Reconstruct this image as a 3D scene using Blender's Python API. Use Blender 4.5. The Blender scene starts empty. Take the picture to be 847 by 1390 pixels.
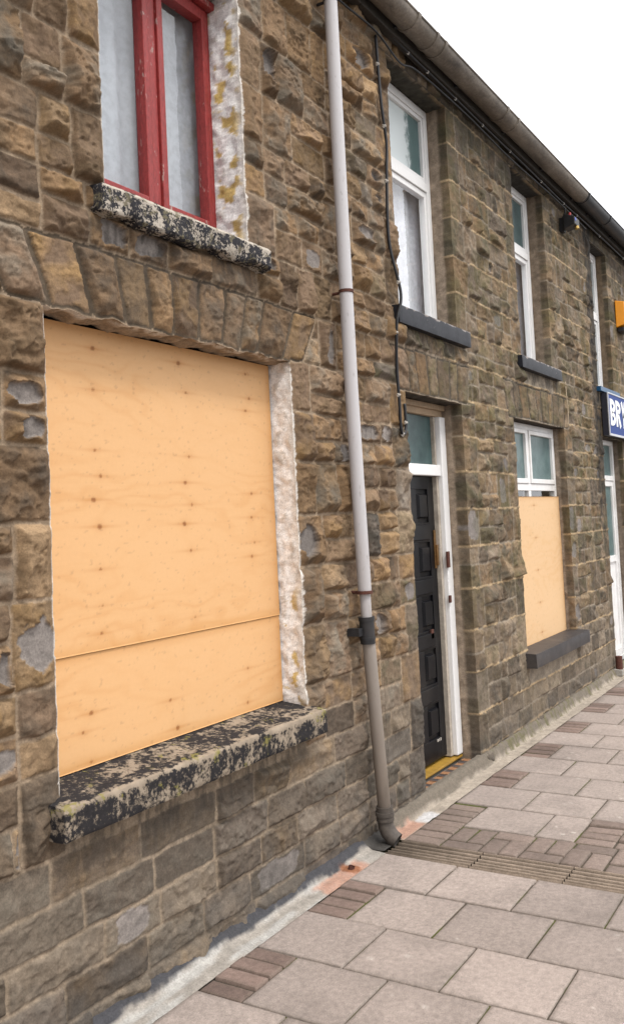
import bpy, bmesh, math, random
import numpy as np
from mathutils import Matrix, Vector

SC = bpy.context.scene
COL = SC.collection
RNG = np.random.default_rng(11)
R = math.radians

# ------------------------------------------------------------------ noise
def _h(ix, iy, s):
    h = (ix.astype(np.int64) * 374761393 + iy.astype(np.int64) * 668265263 + s * 974634777) & 0xFFFFFFFF
    h = ((h ^ (h >> 13)) * 1274126177) & 0xFFFFFFFF
    h = ((h ^ (h >> 16)) * 2246822519) & 0xFFFFFFFF
    return (h ^ (h >> 15)) & 0xFFFF

_A = np.arange(65536) * (2 * math.pi / 65536)
_CX = np.cos(_A); _CY = np.sin(_A)

def pn(x, y, s=0):
    """gradient noise, about -0.7..0.7"""
    x = np.asarray(x, float); y = np.asarray(y, float)
    xf = np.floor(x); yf = np.floor(y)
    fx = x - xf; fy = y - yf
    ix = xf.astype(np.int64); iy = yf.astype(np.int64)
    u = fx * fx * fx * (fx * (fx * 6 - 15) + 10); v = fy * fy * fy * (fy * (fy * 6 - 15) + 10)
    def g(a, b):
        k = _h(ix + a, iy + b, s)
        return _CX[k] * (fx - a) + _CY[k] * (fy - b)
    a = g(0, 0); b = g(1, 0); c = g(0, 1); d = g(1, 1)
    return (a + u * (b - a)) * (1 - v) + (c + u * (d - c)) * v

def fbm(x, y, o=4, s=0, gain=.5, lac=2.03):
    r = 0; a = 1.0
    for k in range(o):
        r = r + a * pn(x, y, s + 17 * k); x = x * lac + 3.1; y = y * lac + 7.7; a *= gain
    return r

def sm(a, b, x):
    t = np.clip((x - a) / (b - a), 0, 1); return t * t * (3 - 2 * t)

# ------------------------------------------------------------------ linking
def place(me, name, parent, mat):
    """link mesh written in world metres; its origin becomes the base of its thing"""
    o = bpy.data.objects.new(name, me)
    COL.objects.link(o)
    if mat is not None:
        for m in (mat if isinstance(mat, (list, tuple)) else [mat]): me.materials.append(m)
    if parent is not None:
        base = parent.get('_w', None)
        base = Vector(base) if base is not None else Vector((0, 0, 0))
        me.transform(Matrix.Translation(-base))
        o.parent = parent
        o['_w'] = tuple(base)
    return o

def rebase(o, loc):
    o.data.transform(Matrix.Translation(-Vector(loc))); o.location = loc; o['_w'] = tuple(loc)
    return o

def thing(name, label, cat, loc, group=None):
    o = bpy.data.objects.new(name, None); COL.objects.link(o)
    o.empty_display_size = .1; o.location = loc; o['_w'] = tuple(loc)
    o['label'] = label; o['category'] = cat
    if group: o['group'] = group
    return o

def tag(o, label, cat, loc=None, group=None):
    if loc is not None: rebase(o, loc)
    o['label'] = label; o['category'] = cat
    if group: o['group'] = group
    return o

def struct(o):
    o['kind'] = 'structure'; return o

def mesh_np(name, V, F, mat, parent=None, cols=None, smooth=True):
    V = np.asarray(V, np.float32); F = np.asarray(F, np.int32)
    me = bpy.data.meshes.new(name)
    n, k = F.shape
    me.vertices.add(len(V)); me.vertices.foreach_set('co', V.ravel())
    me.loops.add(n * k); me.loops.foreach_set('vertex_index', F.ravel())
    me.polygons.add(n); me.polygons.foreach_set('loop_start', np.arange(0, n * k, k, dtype=np.int32))
    me.polygons.foreach_set('use_smooth', np.full(n, smooth, dtype=bool))
    me.update(calc_edges=True)
    if cols:
        for a, c in cols.items():
            c = np.asarray(c, np.float32)
            if c.ndim == 2:
                if c.shape[1] == 3: c = np.concatenate([c, np.ones((len(c), 1), np.float32)], 1)
                at = me.attributes.new(a, 'FLOAT_COLOR', 'POINT'); at.data.foreach_set('color', c.ravel())
            else:
                at = me.attributes.new(a, 'FLOAT', 'POINT'); at.data.foreach_set('value', c.ravel())
    return place(me, name, parent, mat)

class MB:
    """collects boxes, tubes, prisms; builds ONE mesh"""
    def __init__(s): s.v = []; s.f = []; s.m = []
    def add(s, v, f, m=0):
        o = len(s.v); s.v += [tuple(p) for p in v]; s.f += [tuple(i + o for i in q) for q in f]; s.m += [m] * len(f)
    def box(s, x0, x1, y0, y1, z0, z1, m=0, taper=0):
        t = taper
        v = [(x0, y1, z0), (x1, y1, z0), (x1, y1, z1), (x0, y1, z1), (x0 + t, y0, z0 + t), (x1 - t, y0, z0 + t), (x1 - t, y0, z1 - t), (x0 + t, y0, z1 - t)]
        s.add(v, [(0, 3, 2, 1)[::-1], (4, 5, 6, 7), (0, 1, 5, 4), (1, 2, 6, 5), (2, 3, 7, 6), (3, 0, 4, 7)], m)
    def tube(s, pts, r, n=16, m=0, cap=True, flat=1.0):
        pts = [Vector(p) for p in pts]; rr = r if isinstance(r, (list, tuple)) else [r] * len(pts)
        o = len(s.v); prev = None
        for i, p in enumerate(pts):
            a = pts[max(i - 1, 0)]; b = pts[min(i + 1, len(pts) - 1)]
            t = (b - a).normalized()
            if prev is None:
                up = Vector((0, -1, 0)) if abs(t.y) < .9 else Vector((1, 0, 0))
            else: up = prev
            sx = t.cross(up).normalized(); up = sx.cross(t).normalized(); prev = up
            for k in range(n):
                an = 2 * math.pi * k / n
                q = p + sx * (math.cos(an) * rr[i]) + up * (math.sin(an) * rr[i] * flat)
                s.v.append(tuple(q))
        for i in range(len(pts) - 1):
            for k in range(n):
                a = o + i * n + k; b = o + i * n + (k + 1) % n
                s.f.append((a, b, b + n, a + n)); s.m.append(m)
        if cap:
            s.f.append(tuple(o + k for k in range(n))[::-1]); s.m.append(m)
            s.f.append(tuple(o + (len(pts) - 1) * n + k for k in range(n))); s.m.append(m)
    def build(s, name, mat, parent=None, bevel=0, seg=2, smooth=False, auto=None):
        bm = bmesh.new(); vs = [bm.verts.new(p) for p in s.v]
        for f, m in zip(s.f, s.m):
            try:
                q = bm.faces.new([vs[i] for i in f]); q.material_index = m; q.smooth = smooth
            except ValueError: pass
        bmesh.ops.recalc_face_normals(bm, faces=bm.faces)
        if bevel:
            ed = [e for e in bm.edges if len(e.link_faces) == 2 and e.calc_face_angle(0) > .6]
            bmesh.ops.bevel(bm, geom=ed, offset=bevel, segments=seg, profile=.6, affect='EDGES', clamp_overlap=True)
        me = bpy.data.meshes.new(name); bm.to_mesh(me); bm.free()
        if smooth and auto:
            me.set_sharp_from_angle(angle=auto)
        return place(me, name, parent, mat)

# ------------------------------------------------------------------ materials
class NT:
    def __init__(s, name):
        s.mat = bpy.data.materials.new(name); s.mat.use_nodes = True
        s.t = s.mat.node_tree; s.t.nodes.clear()
        s.out = s.n('ShaderNodeOutputMaterial')
    def n(s, ty, **kw):
        d = s.t.nodes.new(ty)
        for k, v in kw.items():
            if k.startswith('_'): setattr(d, k[1:], v)
            else:
                key = int(k[1:]) if k[0] == 'i' and k[1:].isdigit() else k.replace('__', ' ')
                s.set(d.inputs[key], v)
        return d
    def set(s, sock, v):
        if isinstance(v, bpy.types.NodeSocket): s.t.links.new(v, sock)
        elif isinstance(v, bpy.types.Node): s.t.links.new(v.outputs[0], sock)
        else:
            if isinstance(v, (tuple, list)) and len(v) == 3 and sock.type == 'RGBA': v = (*v, 1)
            sock.default_value = v
    def obj(s, scale=(1, 1, 1)):
        c = s.n('ShaderNodeTexCoord').outputs['Object']
        return s.n('ShaderNodeMapping', Vector=c, Scale=scale).outputs[0]
    def noise(s, vec, scale, detail=4, rough=.55, dist=0):
        return s.n('ShaderNodeTexNoise', Vector=vec, Scale=scale, Detail=detail, Roughness=rough, Distortion=dist).outputs['Fac']
    def ramp(s, fac, stops, interp='LINEAR'):
        d = s.n('ShaderNodeValToRGB', Fac=fac); d.color_ramp.interpolation = interp
        e = d.color_ramp.elements
        while len(e) < len(stops): e.new(.5)
        for el, (p, c) in zip(e, stops):
            el.position = p; el.color = (*c, 1) if not isinstance(c, (int, float)) else (c, c, c, 1)
        return d.outputs[0]
    def mix(s, fac, a, b, mode='MIX'):
        d = s.n('ShaderNodeMix', _data_type='RGBA', _blend_type=mode)
        s.set(d.inputs['Factor'], fac); s.set(d.inputs['A'], a) if False else None
        s.set(d.inputs[0], fac); s.set(d.inputs[6], a); s.set(d.inputs[7], b)
        return d.outputs[2]
    def math(s, op, a, b=0.0):
        return s.n('ShaderNodeMath', _operation=op, i0=a, i1=b).outputs[0]
    def bump(s, h, strength=.4, dist=.004):
        return s.n('ShaderNodeBump', Height=h, Strength=strength, Distance=dist).outputs[0]
    def bsdf(s, col, rough=.8, normal=None, metal=0.0, spec=.5, **kw):
        d = s.n('ShaderNodeBsdfPrincipled')
        s.set(d.inputs['Base Color'], col); s.set(d.inputs['Roughness'], rough); s.set(d.inputs['Metallic'], metal)
        s.set(d.inputs['Specular IOR Level'], spec)
        if normal is not None: s.set(d.inputs['Normal'], normal)
        s.t.links.new(d.outputs[0], s.out.inputs[0]); return d

def m_attr(name, rough=.9, grain=140, gmix=(.72, 1.28), bump=.5, bdist=.003, spec=.25, attr='col'):
    t = NT(name); a = t.n('ShaderNodeAttribute', _attribute_name=attr).outputs['Color']
    v = t.obj()
    g1 = t.noise(v, grain, 5, .65); g2 = t.noise(v, grain * .22, 4, .6)
    f = t.ramp(g1, [(.28, gmix[0]), (.72, gmix[1])]); f2 = t.ramp(g2, [(.3, 1 - .63 * (1 - gmix[0])), (.7, 1 + .55 * (gmix[1] - 1))])
    c = t.mix(1.0, t.mix(1.0, a, f, 'MULTIPLY'), f2, 'MULTIPLY')
    h = t.math('ADD', g1, t.math('MULTIPLY', g2, 1.5))
    t.bsdf(c, rough, t.bump(h, bump, bdist), spec=spec)
    return t.mat

def m_plain(name, col, rough=.6, metal=0.0, var=.15, scale=30, bump=.15, spec=.4, dirt=None, dirt_amt=.5):
    t = NT(name); v = t.obj(); g = t.noise(v, scale, 5, .6); g2 = t.noise(v, scale * .13, 3)
    c = t.mix(1.0, col, t.ramp(g, [(.25, 1 - var), (.75, 1 + var)]), 'MULTIPLY')
    if dirt is not None:
        c = t.mix(t.ramp(g2, [(.52, 0.0), (.72, dirt_amt)]), c, dirt)
    t.bsdf(c, rough, t.bump(g, bump, .003), metal, spec)
    return t.mat

def m_peel(name, top, under, scale, thr, rough=.6, extra=None, ethr=.62, stretch=(1, 1, 1), soft=.02, under2=None, bump=.5, spec=.3, dist=.5, fine=.35, tv=(.7, 1.4)):
    """paint flaking off a lighter ground, with optional lichen"""
    t = NT(name); v = t.obj(stretch)
    n1 = t.noise(v, scale, 8, .68, dist); n2 = t.noise(v, scale * 5.3, 5, .7)
    f = t.math('ADD', n1, t.math('MULTIPLY', t.math('SUBTRACT', n2, .5), fine))
    f = t.math('ADD', f, t.math('MULTIPLY', t.n('ShaderNodeAttribute', _attribute_name='edge').outputs['Fac'], .22))
    mask = t.ramp(f, [(thr, 0.0), (thr + soft, 1.0)])
    un = t.mix(t.noise(v, scale * 2.2, 4), under, under2 if under2 else tuple(c * .55 for c in under))
    tp = t.mix(1.0, top, t.ramp(n2, [(.3, tv[0]), (.7, tv[1])]), 'MULTIPLY')
    c = t.mix(mask, tp, un)
    if extra:
        e = t.ramp(t.noise(t.n('ShaderNodeVectorMath', _operation='ADD', i0=v, i1=(5.3, 2.1, 7.7)).outputs[0], scale * 1.3, 6, .7), [(ethr, 0.0), (ethr + .05, .85)])
        c = t.mix(e, c, extra)
    t.bsdf(c, rough, t.bump(t.math('SUBTRACT', n2, mask), bump, .003), spec=spec)
    return t.mat

def m_glass(name, tint=(.9, .95, .95), refl=1.0):
    t = NT(name)
    tr = t.n('ShaderNodeBsdfTransparent', Color=tint); gl = t.n('ShaderNodeBsdfGlossy', Roughness=.03, Color=(1, 1, 1))
    fa = t.n('ShaderNodeLayerWeight', Blend=.5).outputs['Facing']
    f = t.math('MULTIPLY', t.math('ADD', t.math('MULTIPLY', t.math('POWER', fa, 4.0), .9), .045), refl)
    v = t.obj(); t.set(gl.inputs['Normal'], t.bump(t.noise(v, 2.2, 2), .12, .02))
    mx = t.n('ShaderNodeMixShader', Fac=f); t.set(mx.inputs[1], tr); t.set(mx.inputs[2], gl)
    t.t.links.new(mx.outputs[0], t.out.inputs[0]); return t.mat

def m_frost(name, c0, c1, rough=.32, scale=9):
    t = NT(name); v = t.obj(); n = t.noise(v, scale, 5, .7); n2 = t.noise(v, 170, 3, .6)
    c = t.mix(t.ramp(n, [(.32, 0.0), (.7, 1.0)]), c0, c1)
    t.bsdf(c, rough, t.bump(n2, .5, .002), spec=.45); return t.mat

def m_curtain(name, col):
    t = NT(name); v = t.obj(); n = t.noise(v, 26, 5, .7); n2 = t.noise(v, 260, 2)
    c = t.mix(1.0, col, t.ramp(n, [(.35, .82), (.6, 1.05)]), 'MULTIPLY')
    d = t.n('ShaderNodeBsdfDiffuse', Color=c); tl = t.n('ShaderNodeBsdfTranslucent', Color=c)
    mx = t.n('ShaderNodeMixShader', Fac=.1); t.set(mx.inputs[1], d); t.set(mx.inputs[2], tl)
    t.t.links.new(mx.outputs[0], t.out.inputs[0]); return t.mat

M = dict(
    stone=m_attr('rock faced stone', .92, 150, (.72, 1.28), .5, .003),
    render=m_attr('jamb surface', .9, 120, (.8, 1.2), .6, .004),
    ply=m_attr('plywood', .62, 260, (.97, 1.03), .04, .0005, .3),
    slab=m_attr('concrete slab', .88, 210, (.72, 1.28), .35, .002, .3),
    ground=m_attr('cement', .92, 120, (.75, 1.25), .6, .004, .25),
    red=m_peel('flaking red paint', (.25, .032, .030), (.50, .34, .30), 22, .635, .45, stretch=(1, 1, .35), soft=.03, bump=.35),
    white=m_plain('white gloss paint', (.76, .75, .74), .38, var=.07, scale=14, bump=.12, dirt=(.42, .37, .30), dirt_amt=.35),
    whitec=m_peel('chipped white paint', (.77, .76, .75), (.30, .25, .20), 11, .70, .45, stretch=(1, 1, .4), bump=.12, tv=(.96, 1.03)),
    bare=m_plain('bare grey beige wood', (.40, .35, .29), .8, var=.25, scale=40, bump=.4, dirt=(.16, .13, .1)),
    tan=m_plain('tan painted timber', (.40, .29, .19), .75, var=.2, scale=24, bump=.3, dirt=(.16, .12, .09)),
    sillA=m_peel('sill black paint worn to cream', (.025, .023, .024), (.38, .31, .235), 9, .50, .85, extra=(.21, .185, .06), ethr=.60, under2=(.15, .12, .09), soft=.10, dist=.2, bump=.8, spec=.12, fine=.75),
    sillB=m_peel('eroded black and white sill', (.035, .034, .038), (.50, .45, .39), 15, .52, .9, extra=(.16, .14, .09), ethr=.55, under2=(.35, .30, .24), soft=.02, bump=.9, dist=.2, fine=.8, spec=.12),
    sillC=m_peel('black painted sill', (.014, .015, .02), (.30, .26, .24), 9, .66, .5, bump=.25, spec=.25, soft=.03),
    sillD=m_plain('dark painted sill', (.035, .032, .033), .5, var=.3, scale=40, bump=.2, dirt=(.09, .075, .065)),
    blue=m_plain('blue sill', (.01, .07, .16), .4),
    black=m_plain('black gloss door', (.006, .006, .0075), .32, var=.25, scale=20, bump=.12, spec=.22, dirt=(.04, .035, .03), dirt_amt=.4),
    brass=m_plain('worn brass plate', (.30, .17, .07), .4, .8, .4, 40, .2, dirt=(.07, .04, .025)),
    rust=m_plain('rust', (.085, .03, .02), .85, 0, .5, 60, .6),
    yellow=m_plain('ochre painted threshold', (.33, .19, .03), .5, 0, .2, 20, .2, dirt=(.2, .12, .03)),
    iron=m_plain('black cast iron', (.02, .02, .022), .5, 0, .3, 40, .3, dirt=(.06, .05, .045)),
    cable=m_plain('black cable', (.012, .012, .014), .5, 0, .2, 40, .1),
    clip=m_plain('pale clip', (.42, .39, .35), .7),
    wire=m_plain('tan wire', (.46, .36, .25), .7),
    gold=m_plain('brass knob', (.5, .33, .1), .35, .7),
    glass=m_glass('window glass', (.96, .98, .98), 1.25),
    net=m_curtain('net curtain', (.46, .48, .52)),
    drape=m_curtain('white curtain', (.80, .79, .84)),
    dark=m_plain('room interior', (.035, .03, .027), .95),
    frost=m_frost('teal frosted glass', (.022, .05, .052), (.07, .12, .12)),
    frost2=m_frost('pale teal frosted glass', (.04, .085, .087), (.12, .185, .18), .3, 6),
    slate=m_plain('roof slate', (.06, .06, .07), .7, 0, .35, 18, .4),
    fascia=m_plain('dark stained fascia', (.032, .026, .02), .8, 0, .4, 25, .3),
    signface=m_plain('blue sign face', (.004, .034, .20), .6, 0, .05, 10, .02),
    signedge=m_plain('aluminium sign edge', (.55, .55, .57), .4, .5),
    signside=m_plain('dark sign return', (.02, .02, .03), .5),
    letter=m_plain('white lettering', (.82, .82, .82), .4, 0, .03),
    amber=m_plain('amber plastic', (.80, .30, .008), .35, 0, .05),
    amberw=m_plain('pale alarm cover', (.78, .60, .45), .35, 0, .05),
    asphalt=m_plain('asphalt', (.05, .05, .052), .9, 0, .4, 120, .5),
    earth=m_plain('ground sheet', (.10, .09, .075), .95, 0, .3, 2, .2),
    kerb=m_plain('kerb concrete', (.30, .28, .25), .9, 0, .2, 60, .4),
    bluel=m_plain('blue indicator', (.05, .09, .5), .3),
    redl=m_plain('red indicator', (.5, .03, .03), .3),
)

# downpipe: white above, brown weathering towards the ground (a real change of surface along its height)
def m_pipe():
    t = NT('painted downpipe'); c = t.n('ShaderNodeTexCoord').outputs['Object']
    z = t.n('ShaderNodeSeparateXYZ', Vector=c).outputs[2]
    v = t.obj((1, 1, .25)); n = t.noise(v, 16, 6, .7); n2 = t.noise(v, 70, 4, .7)
    zz = t.math('ADD', z, t.math('MULTIPLY', t.math('SUBTRACT', n, .5), .5))
    a = t.ramp(t.math('DIVIDE', zz, 3.0), [(.0, (.06, .048, .04)), (.12, (.19, .155, .125)), (.36, (.27, .235, .205)), (.425, (.42, .395, .39)), (.6, (.485, .465, .47))])
    c = t.mix(t.ramp(n2, [(.60, 0.0), (.74, .6)]), a, (.15, .115, .09))
    t.bsdf(c, .42, t.bump(n2, .15, .002), spec=.45); return t.mat
M['pipe'] = m_pipe()
def m_gutter():
    t = NT('weathered brown gutter'); v = t.obj((.35, 1, 1)); n = t.noise(v, 8, 6, .7); n2 = t.noise(t.obj(), 60, 4)
    c = t.ramp(n, [(.3, (.075, .06, .048)), (.5, (.155, .128, .10)), (.7, (.25, .21, .17))])
    c = t.mix(1.0, c, t.ramp(n2, [(.3, .75), (.7, 1.2)]), 'MULTIPLY')
    t.bsdf(c, .65, t.bump(n2, .3, .003)); return t.mat
M['gutter'] = m_gutter()

# ------------------------------------------------------------------ stone wall
ML = [-.15, .09, .353, .638, .92, 1.205, 1.497, 1.755, 2.015, 2.26, 2.515, 2.77, 3.0, 3.27, 3.53, 3.80, 4.07, 4.33, 4.585, 4.86]   # main course lines

def rect(x0, x1, z0, z1, **k):
    return dict(hp=[(1, 0, -x0), (-1, 0, x1), (0, 1, -z0), (0, -1, z1)], bb=(x0, x1, z0, z1), **k)

def quad(pts, **k):
    """convex polygon, counter-clockwise (x, z)"""
    hp = []
    for (ax, az), (bx, bz) in zip(pts, pts[1:] + pts[:1]):
        dx, dz = bx - ax, bz - az; L = math.hypot(dx, dz); nx, nz = -dz / L, dx / L
        hp.append((nx, nz, -(nx * ax + nz * az)))
    xs = [p[0] for p in pts]; zs = [p[1] for p in pts]
    return dict(hp=hp, bb=(min(xs), max(xs), min(zs), max(zs)), **k)

def fill_run(a, b, za, zb, rng, out, big, jl, jr):
    """stones between a and b of one main course; jl/jr: end is an opening jamb"""
    x = a
    if jl:
        w = rng.uniform(.15, .24)
        if rng.random() < .8: out.append(rect(a - .02, a + w, za, zb, jamb=1))
        else:
            zm = za + (zb - za) * rng.uniform(.42, .58); out += [rect(a - .02, a + w, za, zm), rect(a - .02, a + w, zm, zb)]
        x = a + w
    e = b
    jst = []
    if jr and b - x > .2:
        w = min(rng.uniform(.15, .25), b - x); e = b - w
        if rng.random() < .85: jst.append(rect(e, b + .02, za, zb, jamb=1))
        else:
            zm = za + (zb - za) * rng.uniform(.42, .58); jst += [rect(e, b + .02, za, zm), rect(e, b + .02, zm, zb)]
    while x < e - 1e-6:
        L = e - x
        if big:                                # long low blocks of the plinth
            zm = za + (zb - za) * .5
            for (p, q) in ((za, zm), (zm, zb)):
                xx = x - rng.uniform(0, .2)
                while xx < e:
                    w = rng.uniform(.24, .46); out.append(rect(max(xx, x), min(xx + w, e), p, q, plinth=1)); xx += w
            break
        if rng.random() < .26 and L > .12:
            w = rng.uniform(.12, .27)
            if L - w < .10: w = L
            out.append(rect(x, x + w, za, zb, jump=1)); x += w
        else:
            seg = min(rng.uniform(.38, .85), L)
            if L - seg < .15: seg = L
            zm = za + (zb - za) * rng.uniform(.40, .60)
            for (p, q) in ((za, zm), (zm, zb)):
                xx = x
                while xx < x + seg - 1e-6:
                    w = rng.uniform(.14, .36)
                    if x + seg - xx - w < .09: w = x + seg - xx
                    out.append(rect(xx, xx + w, p, q)); xx += w
            x += seg
    out += jst

def layout(x0, x1, ops, seed, plinth_to):
    rng = np.random.default_rng(seed); out = []
    for za, zb in zip(ML[:-1], ML[1:]):
        blk = sorted([(o[0], o[1]) for o in ops if min(zb, o[3]) - max(za, o[2]) > .12 * (zb - za)])
        x = x0 - .1 * rng.random() - .05; j = 0
        for (a, b) in blk:
            if a > x: fill_run(x, a, za, zb, rng, out, zb <= (plinth_to if a < 5.1 else .4), j, 1)
            x = b; j = 1
        fill_run(x, x1 + .06, za, zb, rng, out, zb <= plinth_to, j, 0)
    return out

def arch(xa, xb, z0, z1, n, spread, rng, lean=0.0):
    """flat arch of voussoirs"""
    w = rng.uniform(.75, 1.3, n); w = np.concatenate([[0], np.cumsum(w)]) / w.sum(); st = []
    for i in range(n):
        p = [xa + (xb - xa) * w[i], xa + (xb - xa) * w[i + 1]]
        q = [v + (v - (xa + xb) / 2) * spread + lean for v in p]
        st.append(quad([(p[0], z0), (p[1], z0), (q[1], z1), (q[0], z1)], vous=1))
    return st

def axis(spans, snaps):
    """grid lines with given spacing per span, with the snaps exactly on it"""
    pts = []
    for a, b, d in spans:
        pts.append(np.linspace(a, b, max(2, int(round((b - a) / d)) + 1)))
    g = np.unique(np.round(np.concatenate(pts), 5))
    for s in snaps:
        if g[0] <= s <= g[-1]:
            i = np.argmin(abs(g - s))
            g[i] = s
    return np.unique(g)

def stone_wall(parent, x0, x1, gx, gz, ops, stones, seed, palfn, style):
    """ops: (x0,x1,z0,z1,depth,colour function or None) ; returns wall object"""
    rng = np.random.default_rng(seed)
    nx, nz = len(gx), len(gz)
    X, Z = np.meshgrid(gx, gz, indexing='ij')
    wx = X + .010 * pn(X * 4, Z * 4, 5) + .006 * pn(X * 15, Z * 15, 6) + .003 * pn(X * 50, Z * 50, 8)
    wz = Z + .012 * pn(X * 3, Z * 3, 7) + .007 * pn(X * 13, Z * 13, 9) + .003 * pn(X * 50, Z * 50, 10)
    D = np.full((nx, nz), -.05); I = np.full((nx, nz), -1, np.int32); SP = np.zeros((nx, nz), bool); T = []
    stones = [st for st in stones if st['bb'][1] > x0 - .1 and st['bb'][0] < x1 + .1]
    for st in stones:
        b = st['bb']; pad = .06
        i0, i1 = np.searchsorted(gx, [b[0] - pad, b[1] + pad]); k0, k1 = np.searchsorted(gz, [b[2] - pad, b[3] + pad])
        T.append((i0, i1, k0, k1))
        if i1 - i0 < 1 or k1 - k0 < 1: continue
        sl = (slice(i0, i1), slice(k0, k1)); xx = wx[sl]; zz = wz[sl]
        sd = np.full(xx.shape, 9.0); c2 = 9.0
        ds = sorted([a * xx + c * zz + d for a, c, d in st['hp']], key=lambda q: 0)
        sd = np.minimum.reduce(ds)
        # round the corners
        two = np.partition(np.stack(ds), 1, axis=0)
        rr = .016
        sd = np.where(two[1] < rr, np.minimum(sd, rr - np.hypot(rr - np.minimum(two[0], rr), rr - np.minimum(two[1], rr))), sd)
        idn = len(T) - 1
        if st.get('vous'):
            ins = sd > 0
            D[sl] = np.where(ins, sd, np.minimum(D[sl], np.maximum(-sd, -.05)))
            I[sl] = np.where(ins, idn, I[sl]); SP[sl] |= ins
        else:
            up = (sd > D[sl]) & ~SP[sl]
            D[sl] = np.where(up, sd, D[sl]); I[sl] = np.where(up, idn, I[sl])
    gap = style['gap']
    Hh = np.zeros((nx, nz)); C = np.zeros((nx, nz, 3)); spall = np.zeros((nx, nz)); moss_ok = np.zeros((nx, nz))
    n_b = fbm(X * 7, Z * 9, 4, 30); n_c = fbm(X * 22, Z * 30, 4, 40); n_d = fbm(X * 70, Z * 85, 3, 50)
    n_r = 1 - 2 * np.abs(fbm(X * 6 + .3 * n_b, Z * 13, 3, 60))
    n_e = 1 - 2 * np.abs(fbm(X * 15 + .5 * n_c, Z * 26, 3, 65))
    n_p = fbm(X * 9 + 3.3, Z * 10, 4, 70); n_q = fbm(X * 3, Z * 3, 3, 80); n_s = fbm(X * 40, Z * 9, 3, 90)
    for idn, st in enumerate(stones):
        i0, i1, k0, k1 = T[idn]
        if i1 - i0 < 1 or k1 - k0 < 1: continue
        sl = (slice(i0, i1), slice(k0, k1)); m = I[sl] == idn
        if not m.any(): continue
        rng = np.random.default_rng(int(abs(st['bb'][0]) * 7919 + abs(st['bb'][2]) * 104729 + 31))
        b = st['bb']; cx, cz = (b[0] + b[1]) / 2, (b[2] + b[3]) / 2; hw, hh = (b[1] - b[0]) / 2, (b[3] - b[2]) / 2
        xx = X[sl]; zz = Z[sl]
        rough = style['rough'] * rng.uniform(.45, 1.25) * (1 - .35 * np.clip((cx - 4.2) / 1.5, 0, 1))
        if st.get('plinth'): rough *= .62
        if st.get('vous'): rough *= .7
        if cx > 9.4: rough *= .7
        # pitched faces rise from every edge of the block, then a few chisel planes cut the bulge
        H = np.full(xx.shape, 9.0); xw = wx[sl]; zw = wz[sl]; g_ = gap + style.get('vgap', 0) * bool(st.get('vous'))
        jag = .007 * n_c[sl] + .008 * n_b[sl]
        for a_, c_, d_ in st['hp']:
            de = a_ * xw + c_ * zw + d_ - g_
            sl_ = rng.uniform(.7, 2.2) * (1.25 if c_ > .5 else 1.0)
            H = np.minimum(H, .004 + sl_ * np.maximum(de + jag * sm(.0, .02, de), 0))
        top = np.full(xx.shape, 9.0)
        for _ in range(rng.integers(3, 7)):
            px = cx + hw * rng.uniform(-.9, .9); pz = cz + hh * rng.uniform(-.9, .9)
            gx_, gz_ = rng.normal(0, .16), rng.normal(-.05, .26)
            top = np.minimum(top, rough * rng.uniform(.8, 1.25) + gx_ * (xx - px) + gz_ * (zz - pz))
        q = (n_p[sl] + .2 * n_c[sl]) * rng.uniform(1.5, 3.5); fl_ = np.floor(q); terr = fl_ + sm(.82, 1.0, q - fl_)
        top = np.clip(top, .30 * rough, 1.8 * rough) + rough * (.13 * terr + .09 * n_b[sl] + .03 * n_c[sl] + .09 * n_r[sl])
        H = np.minimum(H, np.maximum(top, .004)) + .0012 * n_d[sl] + .0022 * n_c[sl]
        d = D[sl] - g_
        prof = sm(-.001, .004, d); H = H * prof
        flat = 0
        if style['spall'] > rng.random() and not st.get('vous'):      # a face that has split off, leaving a flat grey patch
            ex = abs(xx - cx - hw * .2 * rng.uniform(-1, 1)) / (hw * rng.uniform(.45, .75)) ; ez = abs(zz - cz) / (hh * rng.uniform(.5, .8))
            q = (ex ** 3 + ez ** 3) ** (1 / 3) + .5 * n_b[sl] + .12 * n_c[sl]
            flat = sm(1.02, .97, q) * (d > .006)
            H = H * (1 - flat) + flat * (.004 + .002 * n_c[sl])
        base, tint = palfn(cx, cz, rng, st)
        n1 = n_p[sl][..., None]; n2 = n_c[sl][..., None]; n3 = n_s[sl][..., None]
        cc = base * (1 + .16 * n2 + .16 * n3) + (tint - base) * np.clip(.32 + 1.2 * n1, 0, 1)
        if not np.isscalar(flat):
            g = np.array([.20, .175, .158]) * rng.uniform(.8, 1.2)
            cc = cc * (1 - flat[..., None]) + g * (1 + .25 * n2) * flat[..., None]
        Hh[sl] = np.where(m, H, Hh[sl]); C[sl] = np.where(m[..., None], cc, C[sl])
    # margins along the openings are dressed flatter
    for o in ops:
        dx = np.maximum(np.maximum(o[0] - X, X - o[1]), 0); dz = np.maximum(np.maximum(o[2] - Z, Z - o[3]), 0)
        Hh = Hh * (.30 + .70 * sm(.0, .06, np.hypot(dx, dz)))
    # mortar
    mort = sm(gap + .0035, gap - .001, D - style['vgap'] * SP)
    mcol = style['mortar'](X, Z, n_c, n_q)
    mcol = mcol * (1 - .68 * SP[..., None]); C = C * (1 - mort[..., None]) + mcol * mort[..., None]  # arch joints: mortar colour darkened in place of the recess shadow
    mh = style['mheight'] * (1 + .5 * n_c) + .002 * n_d
    mh = mh - .012 * SP; Hh = np.maximum(Hh, 0) * (1 - mort) + mh * mort
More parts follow.
